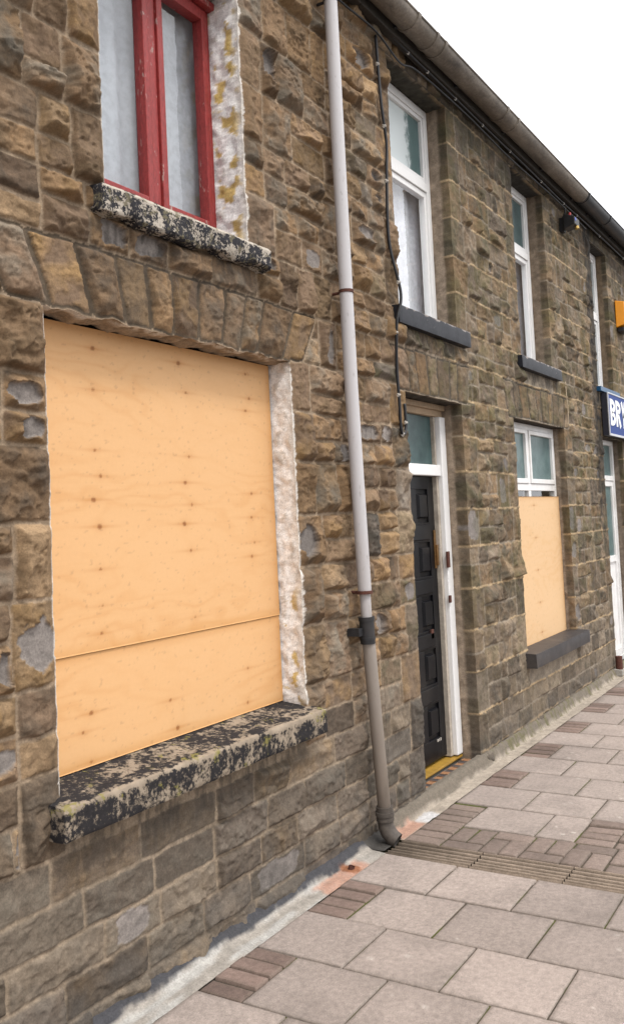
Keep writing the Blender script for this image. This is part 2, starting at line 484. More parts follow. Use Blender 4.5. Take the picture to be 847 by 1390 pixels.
    if style.get('ribbon'):
        zc = np.array(ML); k = np.abs(wz[..., None] - zc).min(-1)
        pres = sm(style['ribbon'] - .15, style['ribbon'] + .15, X) * (~SP) * sm(-.4, -.2, n_q + .5 * n_b)
        rb = sm(.009, .0055, k + .004 * n_c) * pres * (D < .02)
        rcol = np.array([.40, .29, .17]) * (1 + .3 * n_c[..., None])
        C = C * (1 - rb[..., None]) + rcol * rb[..., None]
        Hh = np.maximum(Hh, rb * .010)
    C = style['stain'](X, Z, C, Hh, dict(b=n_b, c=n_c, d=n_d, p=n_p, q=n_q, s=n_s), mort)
    C = np.clip(C, .008, .8)
    # faces
    keep = np.ones((nx - 1, nz - 1), bool)
    mx = (gx[:-1] + gx[1:]) / 2; mz = (gz[:-1] + gz[1:]) / 2
    for o in ops:
        keep &= ~(((mx > o[0]) & (mx < o[1]))[:, None] & ((mz > o[2]) & (mz < o[3]))[None, :])
    idx = np.arange(nx * nz).reshape(nx, nz)
    F = np.stack([idx[:-1, :-1][keep], idx[1:, :-1][keep], idx[1:, 1:][keep], idx[:-1, 1:][keep]], 1)
    jx = .004 * pn(X * 12, Z * 12, 91); jz = .005 * pn(X * 12, Z * 12, 92)
    for o in ops:                                             # ragged lower edge of the arch stones
        rg = o[5].get('rag', 0)
        if rg: jz = jz + rg * (fbm(X * 6.5, Z * 2, 3, 95) - .45) * sm(.09, .0, abs(Z - o[3])) * (X > o[0] - .01) * (X < o[1] + .01)
    V = np.stack([X + jx, -Hh, Z + jz], -1).reshape(-1, 3); Cf = C.reshape(-1, 3)
    Vs = [V]; Fs = [F]; Cs = [Cf]; off = len(V)
    for e_ in (0, nx - 1):                                    # side returns where two houses meet
        row = idx[e_]; P = V[row].copy(); P[:, 1] = .06; q = np.arange(len(row)) + off
        Vs.append(P); Cs.append(Cf[row]); Fs.append(np.stack([row[:-1], row[1:], q[1:], q[:-1]], 1)); off += len(row)
    # reveals: the returns of the stones into each opening
    for o in ops:
        ia, ib = np.argmin(abs(gx - o[0])), np.argmin(abs(gx - o[1])); ka, kb = np.argmin(abs(gz - o[2])), np.argmin(abs(gz - o[3]))
        dep = o[4]; nd = 14
        for side in ('L', 'R', 'T', 'B'):
            if side in 'LR': row = idx[ia if side == 'L' else ib, ka:kb + 1]
            else: row = idx[ia:ib + 1, ka if side == 'B' else kb]
            if side == 'B' and ka == 0: continue
            P = V[row]; Pc = Cf[row]; n = len(row); t = np.linspace(0, 1, nd)[None, :]
            y = P[:, 1:2] + (dep - P[:, 1:2]) * t
            w = P[:, 0] if side in 'TB' else P[:, 2]
            u = fbm(w[:, None] * 14 + 0 * y, y * 16, 4, 120 + ord(side)); u2 = fbm(w[:, None] * 5 + 0 * y, y * 6, 3, 220 + ord(side))
            disp = (o[5].get('rough', .006)) * u * np.minimum(1, 6 * t) + .004 * u2 * np.minimum(1, 6 * t)
            xg = np.repeat(P[:, 0:1], nd, 1); zg = np.repeat(P[:, 2:3], nd, 1)
            if side == 'L': xg = xg + disp
            if side == 'R': xg = xg - disp
            if side == 'T': zg = zg - disp
            if side == 'B': zg = zg + disp
            vv = np.stack([xg, y, zg], -1)
            cc = np.repeat(Pc[:, None, :], nd, 1) * (1 + .25 * u[..., None])
            fn = o[5].get(side)
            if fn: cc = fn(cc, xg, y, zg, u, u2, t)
            q = np.arange(n * nd).reshape(n, nd) + off
            f = np.stack([q[:-1, :-1].ravel(), q[1:, :-1].ravel(), q[1:, 1:].ravel(), q[:-1, 1:].ravel()], 1)
            if side in 'RB': f = f[:, ::-1]
            Vs.append(vv.reshape(-1, 3)); Fs.append(f); Cs.append(np.clip(cc.reshape(-1, 3), .008, .8)); off += n * nd
    return mesh_np('wall', np.concatenate(Vs), np.concatenate(Fs), M['stone'], parent, {'col': np.concatenate(Cs)})

# palettes (base colour, second colour) per stone
def c3(*a): return np.array(a)
def pal(cx, cz, rng, st):
    g = np.clip((cx - 4.3) / 2.2, 0, 1)                       # warm brown on the left to grey olive on the right
    if g < .5 and rng.random() > g * 1.2:
        base = [c3(.215, .135, .072), c3(.175, .112, .064), c3(.25, .168, .096), c3(.15, .10, .064), c3(.195, .13, .08)][rng.integers(5)]
        tint = [c3(.14, .092, .052), c3(.24, .15, .07), c3(.17, .14, .105), c3(.11, .08, .055)][rng.integers(4)]
    else:
        base = [c3(.19, .14, .092), c3(.16, .122, .088), c3(.20, .156, .112), c3(.18, .125, .076), c3(.14, .112, .088)][rng.integers(5)]
        tint = [c3(.115, .098, .058), c3(.20, .17, .138), c3(.145, .11, .065), c3(.085, .075, .06)][rng.integers(4)]
        if cz > 3.2: base = base * .93
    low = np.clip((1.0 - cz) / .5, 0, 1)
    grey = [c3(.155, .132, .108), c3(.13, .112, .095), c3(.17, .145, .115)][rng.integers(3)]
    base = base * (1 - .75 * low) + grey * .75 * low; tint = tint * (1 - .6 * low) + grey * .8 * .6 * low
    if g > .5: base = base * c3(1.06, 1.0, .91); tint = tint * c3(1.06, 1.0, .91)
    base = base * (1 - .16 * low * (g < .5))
    k = rng.uniform(.62, 1.26) * (1.0 if cx < 4.6 else 1.04) * (rng.uniform(.75, 1.2) if st.get('vous') else 1); return base * k, tint * k

def stain(X, Z, C, H, n, mort):
    # green growth on the right house, soot under the eaves, damp at the foot, black seam by the last house
    q = n['q']; b = n['b']; c = n['c']
    g = sm(4.7, 6.0, X) * sm(.02, .35, q + .55 * b + .25 * c + .1) * sm(.6, 1.6, Z) * (1 - .75 * mort)
    C = C * (1 - .30 * g[..., None]) + c3(.085, .085, .028) * .30 * g[..., None]
    s = sm(-.1, .4, b + .6 * c + .12 * sm(3.2, 4.6, Z)) * sm(5.2, 6.6, X) * .34
    C = C * (1 - s[..., None]) + c3(.03, .026, .022) * s[..., None]
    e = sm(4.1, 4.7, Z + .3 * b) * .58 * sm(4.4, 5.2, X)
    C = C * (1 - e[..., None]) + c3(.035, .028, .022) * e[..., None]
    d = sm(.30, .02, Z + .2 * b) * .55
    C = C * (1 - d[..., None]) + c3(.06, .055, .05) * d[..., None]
    k = sm(9.38, 9.5, X + .06 * b + .05 * c) * sm(9.76, 9.68, X + .03 * c) * sm(1.1, 2.1, Z + .6 * b) * (.74 + .5 * n['p'])
    C = C * (1 - k[..., None]) + c3(.018, .016, .015) * k[..., None]
    for x0, s_, z0, z1 in ((2.18, -1, .85, 2.5), (3.735, 1, .85, 2.5), (2.50, -1, 3.0, 4.4), (3.42, 1, 3.0, 4.4)):
        dd = (X - x0) * s_; wd = .0045 if s_ < 0 else .012
        m = sm(wd, wd * .5, dd + (.004 if s_ < 0 else .014) * c + .004 * n['d']) * (dd > -.001) * sm(z0 - .02, z0, Z) * sm(z1, z1 - .03, Z)
        C = C * (1 - .9 * m[..., None]) + c3(.62, .58, .53) * .9 * m[..., None]
    # drips of soot under the upper sill and below the big sill
    for x0, x1, zt, L in ((2.35, 3.5, 2.9, .35), (2.15, 3.75, .71, .30), (4.95, 6.0, 2.88, .2), (7.2, 8.25, 2.89, .2)):
        m = sm(x0 - .05, x0 + .1, X) * sm(x1 + .05, x1 - .1, X) * sm(zt + .02, zt - .01, Z) * sm(zt - L, zt - .03, Z + .4 * n['s'] * L) * sm(-.3, .3, b + n['s'])
        C = C * (1 - .55 * m[..., None]) + c3(.035, .03, .026) * .55 * m[..., None]
    return C

def mortarA(X, Z, c, q):
    a = c3(.30, .225, .155); b = c3(.225, .165, .11); low = sm(1.0, .5, Z)[..., None]
    m = a + (b - a) * np.clip(.5 + 1.6 * q, 0, 1)[..., None]
    m = m * (1 - .5 * low) + c3(.20, .165, .125) * .5 * low
    g = sm(4.6, 6.0, X)[..., None]
    m = m * (1 - g) + c3(.25, .205, .155) * g
    return m * (1 + .3 * c[..., None])

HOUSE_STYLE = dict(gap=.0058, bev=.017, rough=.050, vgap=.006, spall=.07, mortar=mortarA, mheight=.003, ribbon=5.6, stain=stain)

# painted / rendered returns
def white_peel(lich, lo, hi):
    def fn(cc, x, y, z, u, u2, t):
        p = sm(-.02, .06, y + .012 * u + .004)               # ragged paint edge on the arris
        w = c3(.77, .75, .73) * (1 + .06 * u[..., None]) - c3(.02, .05, .07) * np.clip(u2[..., None] * 1.2, 0, 1)
        k = sm(.34, .37, u + .5 * u2)[..., None] * .7
        w = w * (1 - k) + c3(.48, .44, .39) * k
        l = (sm(.16, .26, fbm(z * 9 + 0 * y, y * 13, 4, 333) + lich) * sm(lo, lo + .2, z) * sm(hi, hi - .2, z))[..., None] * .85
        w = w * (1 - l) + c3(.50, .33, .05) * l
        inner = sm(.78, .92, t)[..., None]; w = w * (1 - .35 * inner) + c3(.62, .62, .64) * .35 * inner
        return cc * (1 - p[..., None]) + w * p[..., None]
    return fn
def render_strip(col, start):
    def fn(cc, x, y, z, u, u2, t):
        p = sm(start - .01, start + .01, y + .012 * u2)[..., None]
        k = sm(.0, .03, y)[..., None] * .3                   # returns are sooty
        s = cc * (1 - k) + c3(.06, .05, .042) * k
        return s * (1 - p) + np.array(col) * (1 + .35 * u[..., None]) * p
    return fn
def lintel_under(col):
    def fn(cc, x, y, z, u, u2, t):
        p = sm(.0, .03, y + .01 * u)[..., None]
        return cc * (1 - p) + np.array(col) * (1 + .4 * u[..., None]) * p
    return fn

def paint_under(col):
    def fn(cc, x, y, z, u, u2, t):
        p = sm(-.03, .0, y + .012 * u)[..., None]
        c = cc * (1 - p) + np.array(col) * (1 + .4 * u[..., None]) * p
        w = (sm(.02, .10, u + .4 * u2 + .25 * sm(2.9, 2.2, x) - .04) * sm(.06, .0, y))[..., None] * .85
        return c * (1 - w) + c3(.58, .54, .49) * w
    return fn
BROWN = (.145, .112, .085)
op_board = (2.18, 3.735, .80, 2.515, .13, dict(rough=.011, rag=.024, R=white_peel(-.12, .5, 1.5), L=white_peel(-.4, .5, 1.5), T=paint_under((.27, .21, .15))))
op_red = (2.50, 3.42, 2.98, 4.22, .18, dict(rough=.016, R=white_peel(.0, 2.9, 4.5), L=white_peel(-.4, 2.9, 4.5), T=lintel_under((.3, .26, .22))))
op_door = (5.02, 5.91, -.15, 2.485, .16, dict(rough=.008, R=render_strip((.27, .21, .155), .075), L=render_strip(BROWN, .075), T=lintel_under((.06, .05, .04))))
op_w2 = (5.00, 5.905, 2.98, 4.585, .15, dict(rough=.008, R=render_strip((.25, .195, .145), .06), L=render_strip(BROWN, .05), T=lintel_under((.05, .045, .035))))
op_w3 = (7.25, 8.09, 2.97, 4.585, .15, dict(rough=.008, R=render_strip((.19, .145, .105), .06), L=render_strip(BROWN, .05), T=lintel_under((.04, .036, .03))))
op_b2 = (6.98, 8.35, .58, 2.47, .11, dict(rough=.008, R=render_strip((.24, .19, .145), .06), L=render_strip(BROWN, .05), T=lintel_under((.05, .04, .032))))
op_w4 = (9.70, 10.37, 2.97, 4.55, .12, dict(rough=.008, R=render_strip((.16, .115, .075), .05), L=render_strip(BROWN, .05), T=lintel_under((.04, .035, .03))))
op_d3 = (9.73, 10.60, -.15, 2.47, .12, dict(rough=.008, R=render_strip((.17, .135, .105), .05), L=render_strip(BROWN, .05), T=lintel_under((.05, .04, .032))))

HX = [-1.2, 4.55, 9.44, 13.2]
house = []
for i, (lab, nm) in enumerate((
        ('brown rock-faced stone terraced house with red window above a big boarded window', 'terraced_house'),
        ('grey-brown stone terraced house with black panelled door and two white upper windows', 'terraced_house'),
        ('stone terraced house at the far end behind the blue shop sign and amber alarm box', 'terraced_house'))):
    house.append(thing(nm, lab, 'house', ((HX[i] + HX[i + 1]) / 2, 2.5, 0), 'houses of the stone terrace'))

def arr(o): return list(o)
allops = [op_board, op_red, op_door, op_w2, op_w3, op_b2, op_w4, op_d3]
ar = np.random.default_rng(5)
vous = (arch(2.02, 3.86, 2.515, 2.77, 11, .16, ar) + arch(2.42, 3.52, 4.22, 4.5, 7, .15, ar) +
        arch(4.94, 6.02, 2.487, 2.76, 7, .14, ar, -.02) + arch(6.86, 8.5, 2.472, 2.76, 10, .1, ar, -.03) +
        arch(4.90, 6.0, 4.587, 4.84, 6, .1, ar) + arch(7.15, 8.18, 4.587, 4.84, 6, .1, ar) +
        arch(9.6, 10.5, 4.552, 4.82, 5, .1, ar) + arch(9.6, 10.75, 2.472, 2.76, 6, .1, ar))
STONES = layout(HX[0], HX[3], allops, 3, .92)
ZT = 4.86
def wall_for(i, spans, dz, seed):
    ops = [o for o in allops if HX[i] < o[0] < HX[i + 1]]
    gx = axis(spans, [v for o in ops for v in o[:2]]); gz = axis([(-.15, ZT, dz)], [v for o in ops for v in o[2:4]])
    return stone_wall(house[i], HX[i], HX[i + 1], gx, gz, ops, STONES + vous, seed + 50, pal, HOUSE_STYLE)
wall_for(0, [(HX[0], 1.75, .03), (1.75, 4.0, .0055), (4.0, HX[1], .0065)], .0055, 3)
wall_for(1, [(HX[1], 6.5, .0075), (6.5, HX[2], .011)], .008, 4)
wall_for(2, [(HX[2], 11.2, .013), (11.2, HX[3], .04)], .011, 9)

# shell of each house: back, party walls, slated roof, fascia
for i, h in enumerate(house):
    a, b = HX[i], HX[i + 1]
    m = MB(); m.box(a + .002, b - .002, 5.0, 5.2, -.15, 4.86); m.box(a + .002, a + .06, .24, 4.998, -.15, 4.80); m.box(b - .06, b - .002, .24, 4.998, -.15, 4.80)
    m.box(a + .062, b - .062, .24, 4.998, 2.68, 2.8); m.build('inner_wall', M['dark'], h)
    m = MB()
    nrow = 22
    for k in range(nrow):                                     # overlapping courses of slates
        y0 = -.17 + k * .127; z0 = 4.80 + k * .077
        m.add([(a, y0, z0 + .012), (b, y0, z0 + .012), (b, y0 + .15, z0 + .012 + .085), (a, y0 + .15, z0 + .012 + .085), (a, y0, z0), (b, y0, z0)],
              [(0, 1, 2, 3), (4, 5, 1, 0)])
    zr = 4.80 + nrow * .077
    m.add([(a, 2.62, zr), (b, 2.62, zr), (b, 5.3, 4.80), (a, 5.3, 4.80)], [(0, 1, 2, 3)])
    m.build('roof', M['slate'], h)
    m = MB(); m.box(a + .001, b - .001, -.085, -.03, 4.665, 4.83); m.build('fascia_board', M['fascia'], h, .004)

# ------------------------------------------------------------------ openings: sills, windows, doors
def rough_box(name, x0, x1, y0, y1, z0, z1, res, amp, seed, mat, parent, slope=0.0, rag=0.0):
    """a weathered block: gridded box with displaced, worn faces; top slopes up towards the wall"""
    vs = {}; V = []; F = []
    xs = np.linspace(x0, x1, max(2, int((x1 - x0) / res) + 1)); ys = np.linspace(y0, y1, max(2, int((y1 - y0) / res) + 1)); zz = np.linspace(z0, z1, max(2, int((z1 - z0) / res) + 1))
    def vid(i, j, k):
        q = (i, j, k)
        if q not in vs: vs[q] = len(V); V.append((xs[i], ys[j], zz[k], i, j, k))
        return vs[q]
    nx, ny, nz = len(xs), len(ys), len(zz)
    for i in range(nx - 1):
        for j in range(ny - 1):
            F.append((vid(i, j, 0), vid(i, j + 1, 0), vid(i + 1, j + 1, 0), vid(i + 1, j, 0)))
            F.append((vid(i, j, nz - 1), vid(i + 1, j, nz - 1), vid(i + 1, j + 1, nz - 1), vid(i, j + 1, nz - 1)))
        for k in range(nz - 1):
            F.append((vid(i, 0, k), vid(i + 1, 0, k), vid(i + 1, 0, k + 1), vid(i, 0, k + 1)))
            F.append((vid(i, ny - 1, k), vid(i, ny - 1, k + 1), vid(i + 1, ny - 1, k + 1), vid(i + 1, ny - 1, k)))
    for j in range(ny - 1):
        for k in range(nz - 1):
            F.append((vid(0, j, k), vid(0, j, k + 1), vid(0, j + 1, k + 1), vid(0, j + 1, k)))
            F.append((vid(nx - 1, j, k), vid(nx - 1, j + 1, k), vid(nx - 1, j + 1, k + 1), vid(nx - 1, j, k + 1)))
    A = np.array(V); P = A[:, :3].copy()
    u = A[:, 0] + .7 * A[:, 1]; w = A[:, 2] + .8 * A[:, 1]
    n1 = fbm(u * 9, w * 9, 4, seed); n2 = fbm(u * 9 + 5, w * 9, 4, seed + 5); n3 = fbm(u * 4, w * 4 + 3, 3, seed + 9)
    front = (A[:, 1] < y0 + 1e-6); top = A[:, 2] > z1 - 1e-6; bot = A[:, 2] < z0 + 1e-6; le = A[:, 0] < x0 + 1e-6; re = A[:, 0] > x1 - 1e-6
    ne = front.astype(int) + top + bot + le + re
    r = amp * 1.2
    P[:, 1] += np.where(front, amp * n1, 0) + np.where(front & (ne > 1), r * (1 + n2), 0)
    P[:, 2] += np.where(top, amp * .6 * n2 - (ne > 1) * r * .7, 0) + np.where(bot, amp * n1 + (ne > 1) * r * .7, 0)
    P[:, 0] += np.where(le, amp * n1 + (ne > 1) * r * .5, 0) - np.where(re, amp * n1 + (ne > 1) * r * .5, 0)
    P[:, 2] += slope * (A[:, 1] - y0) * (A[:, 2] - z0) / (z1 - z0)
    if rag:                                                    # broken lower edge
        f = sm(.75, .0, (A[:, 2] - z0) / (z1 - z0)) * (A[:, 1] < 0.02)
        P[:, 2] += f * rag * np.clip(.5 + 1.6 * fbm(A[:, 0] * 5, A[:, 1] * 3, 4, seed + 21), 0, 1.4)
        P[:, 1] += f * rag * .6 * np.clip(.3 + 1.6 * fbm(A[:, 0] * 6, A[:, 2] * 6, 4, seed + 31), 0, 1.2)
    edge = np.clip(1 - (np.abs(A[:, 1] - y0) + np.abs(A[:, 2] - z1)) / .022, 0, 1)
    o = mesh_np(name, P, np.array(F), mat, parent, {'edge': edge}, smooth=True); o.data.set_sharp_from_angle(angle=R(38)); return o

def pane(name, x0, x1, z0, z1, y, mat, parent, th=.005):
    m = MB()
    if mat is M['glass']: m.add([(x0, y, z0), (x1, y, z0), (x1, y, z1), (x0, y, z1)], [(0, 1, 2, 3)])
    else: m.box(x0, x1, y, y + th, z0, z1)
    return m.build(name, mat, parent)

def curtain(x0, x1, z0, z1, y, mat, parent, folds=7, amp=.018, seed=1):
    n = max(20, int((x1 - x0) / .012)); k = 12
    xs = np.linspace(x0, x1, n); zz = np.linspace(z0, z1, k); X, Z = np.meshgrid(xs, zz, indexing='ij')
    u = (X - x0) / (x1 - x0)
    Y = y + amp * np.sin(u * folds * 2 * math.pi + 1.2 * pn(u * 5, Z * .8, seed)) * (.6 + .4 * pn(u * 7, Z * .6, seed + 3))
    i = np.arange(n * k).reshape(n, k)
    F = np.stack([i[:-1, :-1].ravel(), i[1:, :-1].ravel(), i[1:, 1:].ravel(), i[:-1, 1:].ravel()], 1)
    return mesh_np('curtain', np.stack([X, Y, Z], -1).reshape(-1, 3), F, mat, parent)

def frame_mb(m, x0, x1, z0, z1, y0, y1, wl, wr, wb, wt, mi=0):
    m.box(x0, x0 + wl, y0, y1, z0, z1, mi); m.box(x1 - wr, x1, y0, y1, z0, z1, mi)
    m.box(x0 + wl, x1 - wr, y0, y1, z0, z0 + wb, mi); m.box(x0 + wl, x1 - wr, y0, y1, z1 - wt, z1, mi)

h1, h2, h3 = house
# sills
o = rough_box('sill', 2.11, 3.775, -.10, .135, .705, .818, .012, .003, 7, M['sillA'], h1, slope=.13); o['label'] = 'long black sill worn to cream and lichen under the big boarded window'
o = rough_box('sill', 2.42, 3.52, -.075, .185, 2.885, 2.998, .012, .006, 17, M['sillB'], h1, slope=.06, rag=.024); o['label'] = 'broken flaking black and white sill under the red window'
o = rough_box('sill', 4.90, 6.03, -.055, .155, 2.885, 2.995, .02, .002, 27, M['sillC'], h2, slope=.03); o['label'] = 'glossy black sill above the door'
o = rough_box('sill', 7.13, 8.22, -.055, .155, 2.885, 2.985, .025, .002, 37, M['sillC'], h2, slope=.03); o['label'] = 'glossy black sill of the middle upper window'
o = rough_box('sill', 6.91, 8.45, -.10, .115, .502, .615, .03, .003, 47, M['sillD'], h2, slope=.05); o['label'] = 'dark sill under the boarded lower window'
o = rough_box('sill', 9.62, 10.45, -.05, .125, 2.94, 2.99, .03, .002, 57, M['blue'], h3, slope=.03); o['label'] = 'blue sill above the shop sign'

# red casement window
m = MB(); y0, y1 = .165, .225
frame_mb(m, 2.502, 3.418, 3.0, 4.215, y0, y1, .05, .03, .075, .05)
m.box(2.972, 3.027, y0, y1, 3.076, 4.164)
fr = m.build('window', M['red'], h1, .004); fr['label'] = 'red painted wooden casement window with net curtains'
for (a, b) in ((2.553, 2.970), (3.029, 3.387)):
    m = MB(); frame_mb(m, a, b, 3.078, 4.162, y0 - .012, y1 - .015, .038, .036, .06, .055)
    s = m.build('casement', M['red'], fr, .005)
    pane('pane', a + .036, b - .034, 3.135, 4.105, y0 + .018, M['glass'], fr)
m = MB(); m.box(3.30, 3.416, .12, .162, 4.165, 4.20); m.build('drip_moulding', M['red'], fr, .006)
curtain(2.46, 3.16, 3.02, 4.25, .262, M['net'], fr, 5, .014, 3)
curtain(3.17, 3.80, 3.02, 4.25, .262, M['net'], fr, 1.5, .006, 5)
m = MB()
for k, (dx, dz) in enumerate(((0, .10), (.012, .06), (-.012, .03))):
    m.tube([(2.62 + dx * .3, .195, 3.86), (2.61 - dx, .199, 3.86 + dz)], .002, 5)

# white sash style windows
def white_window(par, x0, x1, z0, z1, zt, yd, up, low, lab, mat=None, drape=True):
    mat = mat or M['whitec']; m = MB(); y0, y1 = yd - .012, yd + .055
    frame_mb(m, x0 + .002, x1 - .002, z0, z1 - .004, y0, y1, .055, .055, .06, .055)
    m.box(x0 + .057, x1 - .057, y0, y1, zt - .03, zt + .03)
    f = m.build('window', mat, par, .004); f['label'] = lab
    m = MB(); frame_mb(m, x0 + .059, x1 - .059, zt + .032, z1 - .062, y0 + .008, y1 - .01, .028, .028, .035, .028); m.build('sash', mat, f, .004)
    m = MB(); frame_mb(m, x0 + .059, x1 - .059, z0 + .062, zt - .032, y0 + .012, y1 - .01, .022, .028, .03, .04); m.build('sash', mat, f, .004)
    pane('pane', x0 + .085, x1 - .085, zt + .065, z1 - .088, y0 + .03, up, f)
    pane('pane', x0 + .08, x1 - .085, z0 + .09, zt - .07, y0 + .034, low, f)
    if drape: curtain(x0 - .02, x1 + .10, z0 + .02, zt + .05, yd + .105, M['drape'], f, 4, .02, int(x0 * 7))
    return f
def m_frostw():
    t = NT('frosted glass white to teal'); v = t.obj(); x = t.n('ShaderNodeSeparateXYZ', Vector=v).outputs[0]
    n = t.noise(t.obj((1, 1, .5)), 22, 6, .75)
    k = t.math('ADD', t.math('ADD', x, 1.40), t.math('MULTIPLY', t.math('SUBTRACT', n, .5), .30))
    c = t.mix(t.ramp(k, [(.0, 0.0), (.06, 1.0)]), (.58, .63, .63), t.mix(n, (.03, .075, .078), (.12, .19, .185)))  # white left part set in the pane colour, teal on the right
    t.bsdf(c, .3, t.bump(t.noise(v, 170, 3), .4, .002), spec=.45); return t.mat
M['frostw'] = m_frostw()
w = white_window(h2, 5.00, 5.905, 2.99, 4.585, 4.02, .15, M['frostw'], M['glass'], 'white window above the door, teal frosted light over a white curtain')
white_window(h2, 7.25, 8.09, 2.985, 4.585, 4.02, .15, M['frost'], M['glass'], 'white window in the middle of the upper floor with teal top light')
white_window(h3, 9.70, 10.37, 2.985, 4.55, 3.83, .12, M['frost2'], M['frost2'], 'white upper window above the blue sign', drape=False)

# window behind the small board
x0, x1, zt, zb = 6.98, 8.35, 2.47, 1.93
m = MB(); y0, y1 = .10, .155
frame_mb(m, x0 + .002, x1 - .002, .60, 2.466, y0, y1, .055, .055, .06, .05)
m.box(x0 + .057, x1 - .057, y0, y1, 1.895, 1.955); m.box(7.56, 7.62, y0, y1, 1.956, 2.415); m.box(7.56, 7.62, y0, y1, .661, 1.894)
f = m.build('window', M['white'], h2, .004); f['label'] = 'white window with two teal panes above the small plywood sheet'
for a, b in ((x0 + .059, 7.558), (7.622, x1 - .059)):
    m = MB(); frame_mb(m, a, b, 1.957, 2.414, y0 - .01, y1 - .012, .035, .035, .04, .035); m.build('casement', M['white'], f, .004)
    pane('pane', a + .033, b - .033, 1.995, 2.381, y0 + .015, M['frost2'], f)
    pane('pane', a, b, .662, 1.893, y0 + .02, M['glass'], f)

# front door of the second house
m = MB(); y0, y1 = .135, .215
m.box(5.023, 5.10, y0, y1, .085, 2.40); m.box(5.815, 5.906, y0 - .01, y1, .085, 2.40)
m.box(5.102, 5.813, y0, y1, 1.99, 2.065)
f = m.build('door_frame', M['whitec'], h2, .006); f['label'] = 'chipped white door frame with transom light'
m = MB(); m.box(5.023, 5.906, y0 + .012, y1, 2.402, 2.482); m.box(5.023, 5.906, y0 - .012, y0 + .010, 2.445, 2.482); m.build('head_board', M['tan'], f, .004)
m = MB(); m.box(5.775, 5.813, y0 + .02, y1 + .03, .085, 1.988); m.box(5.102, 5.13, y0 + .02, y1 + .03, .085, 1.988); m.build('rebate', M['bare'], f, .003)
m = MB(); m.box(5.775, 5.8, y0 + .02, y0 + .05, 2.067, 2.40); m.build('bead', M['bare'], f, .003)
pane('pane', 5.102, 5.775, 2.067, 2.40, y0 + .045, M['frost'], f)

dx0, dx1, dz0, dz1, dy = 5.132, 5.773, .10, 1.985, .185
m = MB()
m.box(dx0, dx1, dy + .014, dy + .045, dz0, dz1)                # core
st = .092; cw = (dx1 - dx0 - 3 * st) / 2
m.box(dx0, dx0 + st, dy, dy + .013, dz0, dz1); m.box(dx1 - st, dx1, dy, dy + .013, dz0, dz1)
rows = [(.20, .42), (.53, .76), (.87, 1.10), (1.21, 1.45), (1.56, 1.88)]
rows = [(.24, .47), (.60, .83), (.955, 1.185), (1.315, 1.545), (1.675, 1.90)]
m.box(dx0 + st, dx1 - st, dy, dy + .013, dz0, rows[0][0]); m.box(dx0 + st, dx1 - st, dy, dy + .013, rows[-1][1], dz1)
for a, b in zip(rows[:-1], rows[1:]): m.box(dx0 + st, dx1 - st, dy, dy + .013, a[1], b[0])
for a, b in rows: m.box(dx0 + st + cw, dx0 + 2 * st + cw, dy, dy + .013, a, b)
d = m.build('door', M['black'], h2, .003); d['label'] = 'black panelled front door'
for a, b in rows:
    for c in (dx0 + st, dx0 + 2 * st + cw):
        m = MB(); m.box(c + .022, c + cw - .022, dy - .008, dy + .0135, a + .028, b - .028, taper=.012); m.build('panel', M['black'], d, .002)
for a, b in zip(rows[:-1], rows[1:]):
    m = MB(); m.box(dx0 + .10, dx1 - .10, dy - .012, dy - .001, a[1] + .012, b[0] - .012, taper=.006); m.build('rail', M['black'], d, .002)
m = MB(); m.box(5.735, 5.765, dy - .008, dy - .001, 1.36, 1.62); m.box(5.745, 5.772, dy - .02, dy - .009, 1.38, 1.52); m.build('lock_plate', M['brass'], d, .002)
m = MB()
m.box(5.60, 5.64, dy - .012, dy - .001, .9, .96); m.build('bolt_plate', M['rust'], d, .001)
for px in (5.62, 5.645, 5.67): m = MB(); m.box(px, px + .012, dy - .006, dy - .001, .215, .232); m.build('screw', M['clip'], d, .001)
m = MB(); m.box(5.79, 5.828, .108, .123, 1.36, 1.47); m.build('lock_keeper', M['rust'], f, .003)
m = MB(); m.box(5.797, 5.822, .11, .124, 1.12, 1.17); m.build('latch_keeper', M['rust'], f, .003)
m = MB(); m.box(5.023, 5.906, .125, .26, .056, .080, taper=.005); m.build('threshold', M['yellow'], f, .004)
# doorstep: ochre and black tiles in front of the threshold, concrete lip
m = MB()
for k in range(15):
    a = 5.03 + k * .058
    m.box(a, a + .054, .03, .118, -.02, .045 + .002 * (k % 3), k % 2)
m.build('step_tile', [m_plain('ochre tile', (.30, .15, .075), .6, 0, .3, 40, .3, dirt=(.1, .07, .05)), m_plain('black tile', (.06, .05, .05), .6, 0, .3, 40, .3)], h2, .002)

# white door of the third house
m = MB(); y0, y1 = .10, .17
frame_mb(m, 9.733, 10.597, .03, 2.465, y0, y1, .055, .055, .06, .05)
m.box(9.789, 10.541, y0, y1, 2.02, 2.075)
f = m.build('door_frame', M['white'], h3, .004); f['label'] = 'white door frame with small teal top light'
pane('pane', 9.789, 10.541, 2.076, 2.414, y0 + .03, M['frost2'], f)
m = MB(); frame_mb(m, 9.792, 10.538, .095, 2.017, y0 + .01, y1 - .01, .06, .06, .08, .06); m.box(9.853, 10.477, y0 + .01, y1 - .01, 1.12, 1.19)
m.box(9.853, 10.477, y0 + .03, y1 - .02, .176, 1.119)
d = m.build('door', M['white'], h3, .004); d['label'] = 'white part-glazed door with solid lower panel'
pane('pane', 9.853, 10.477, 1.191, 1.956, y0 + .03, M['frost2'], d)

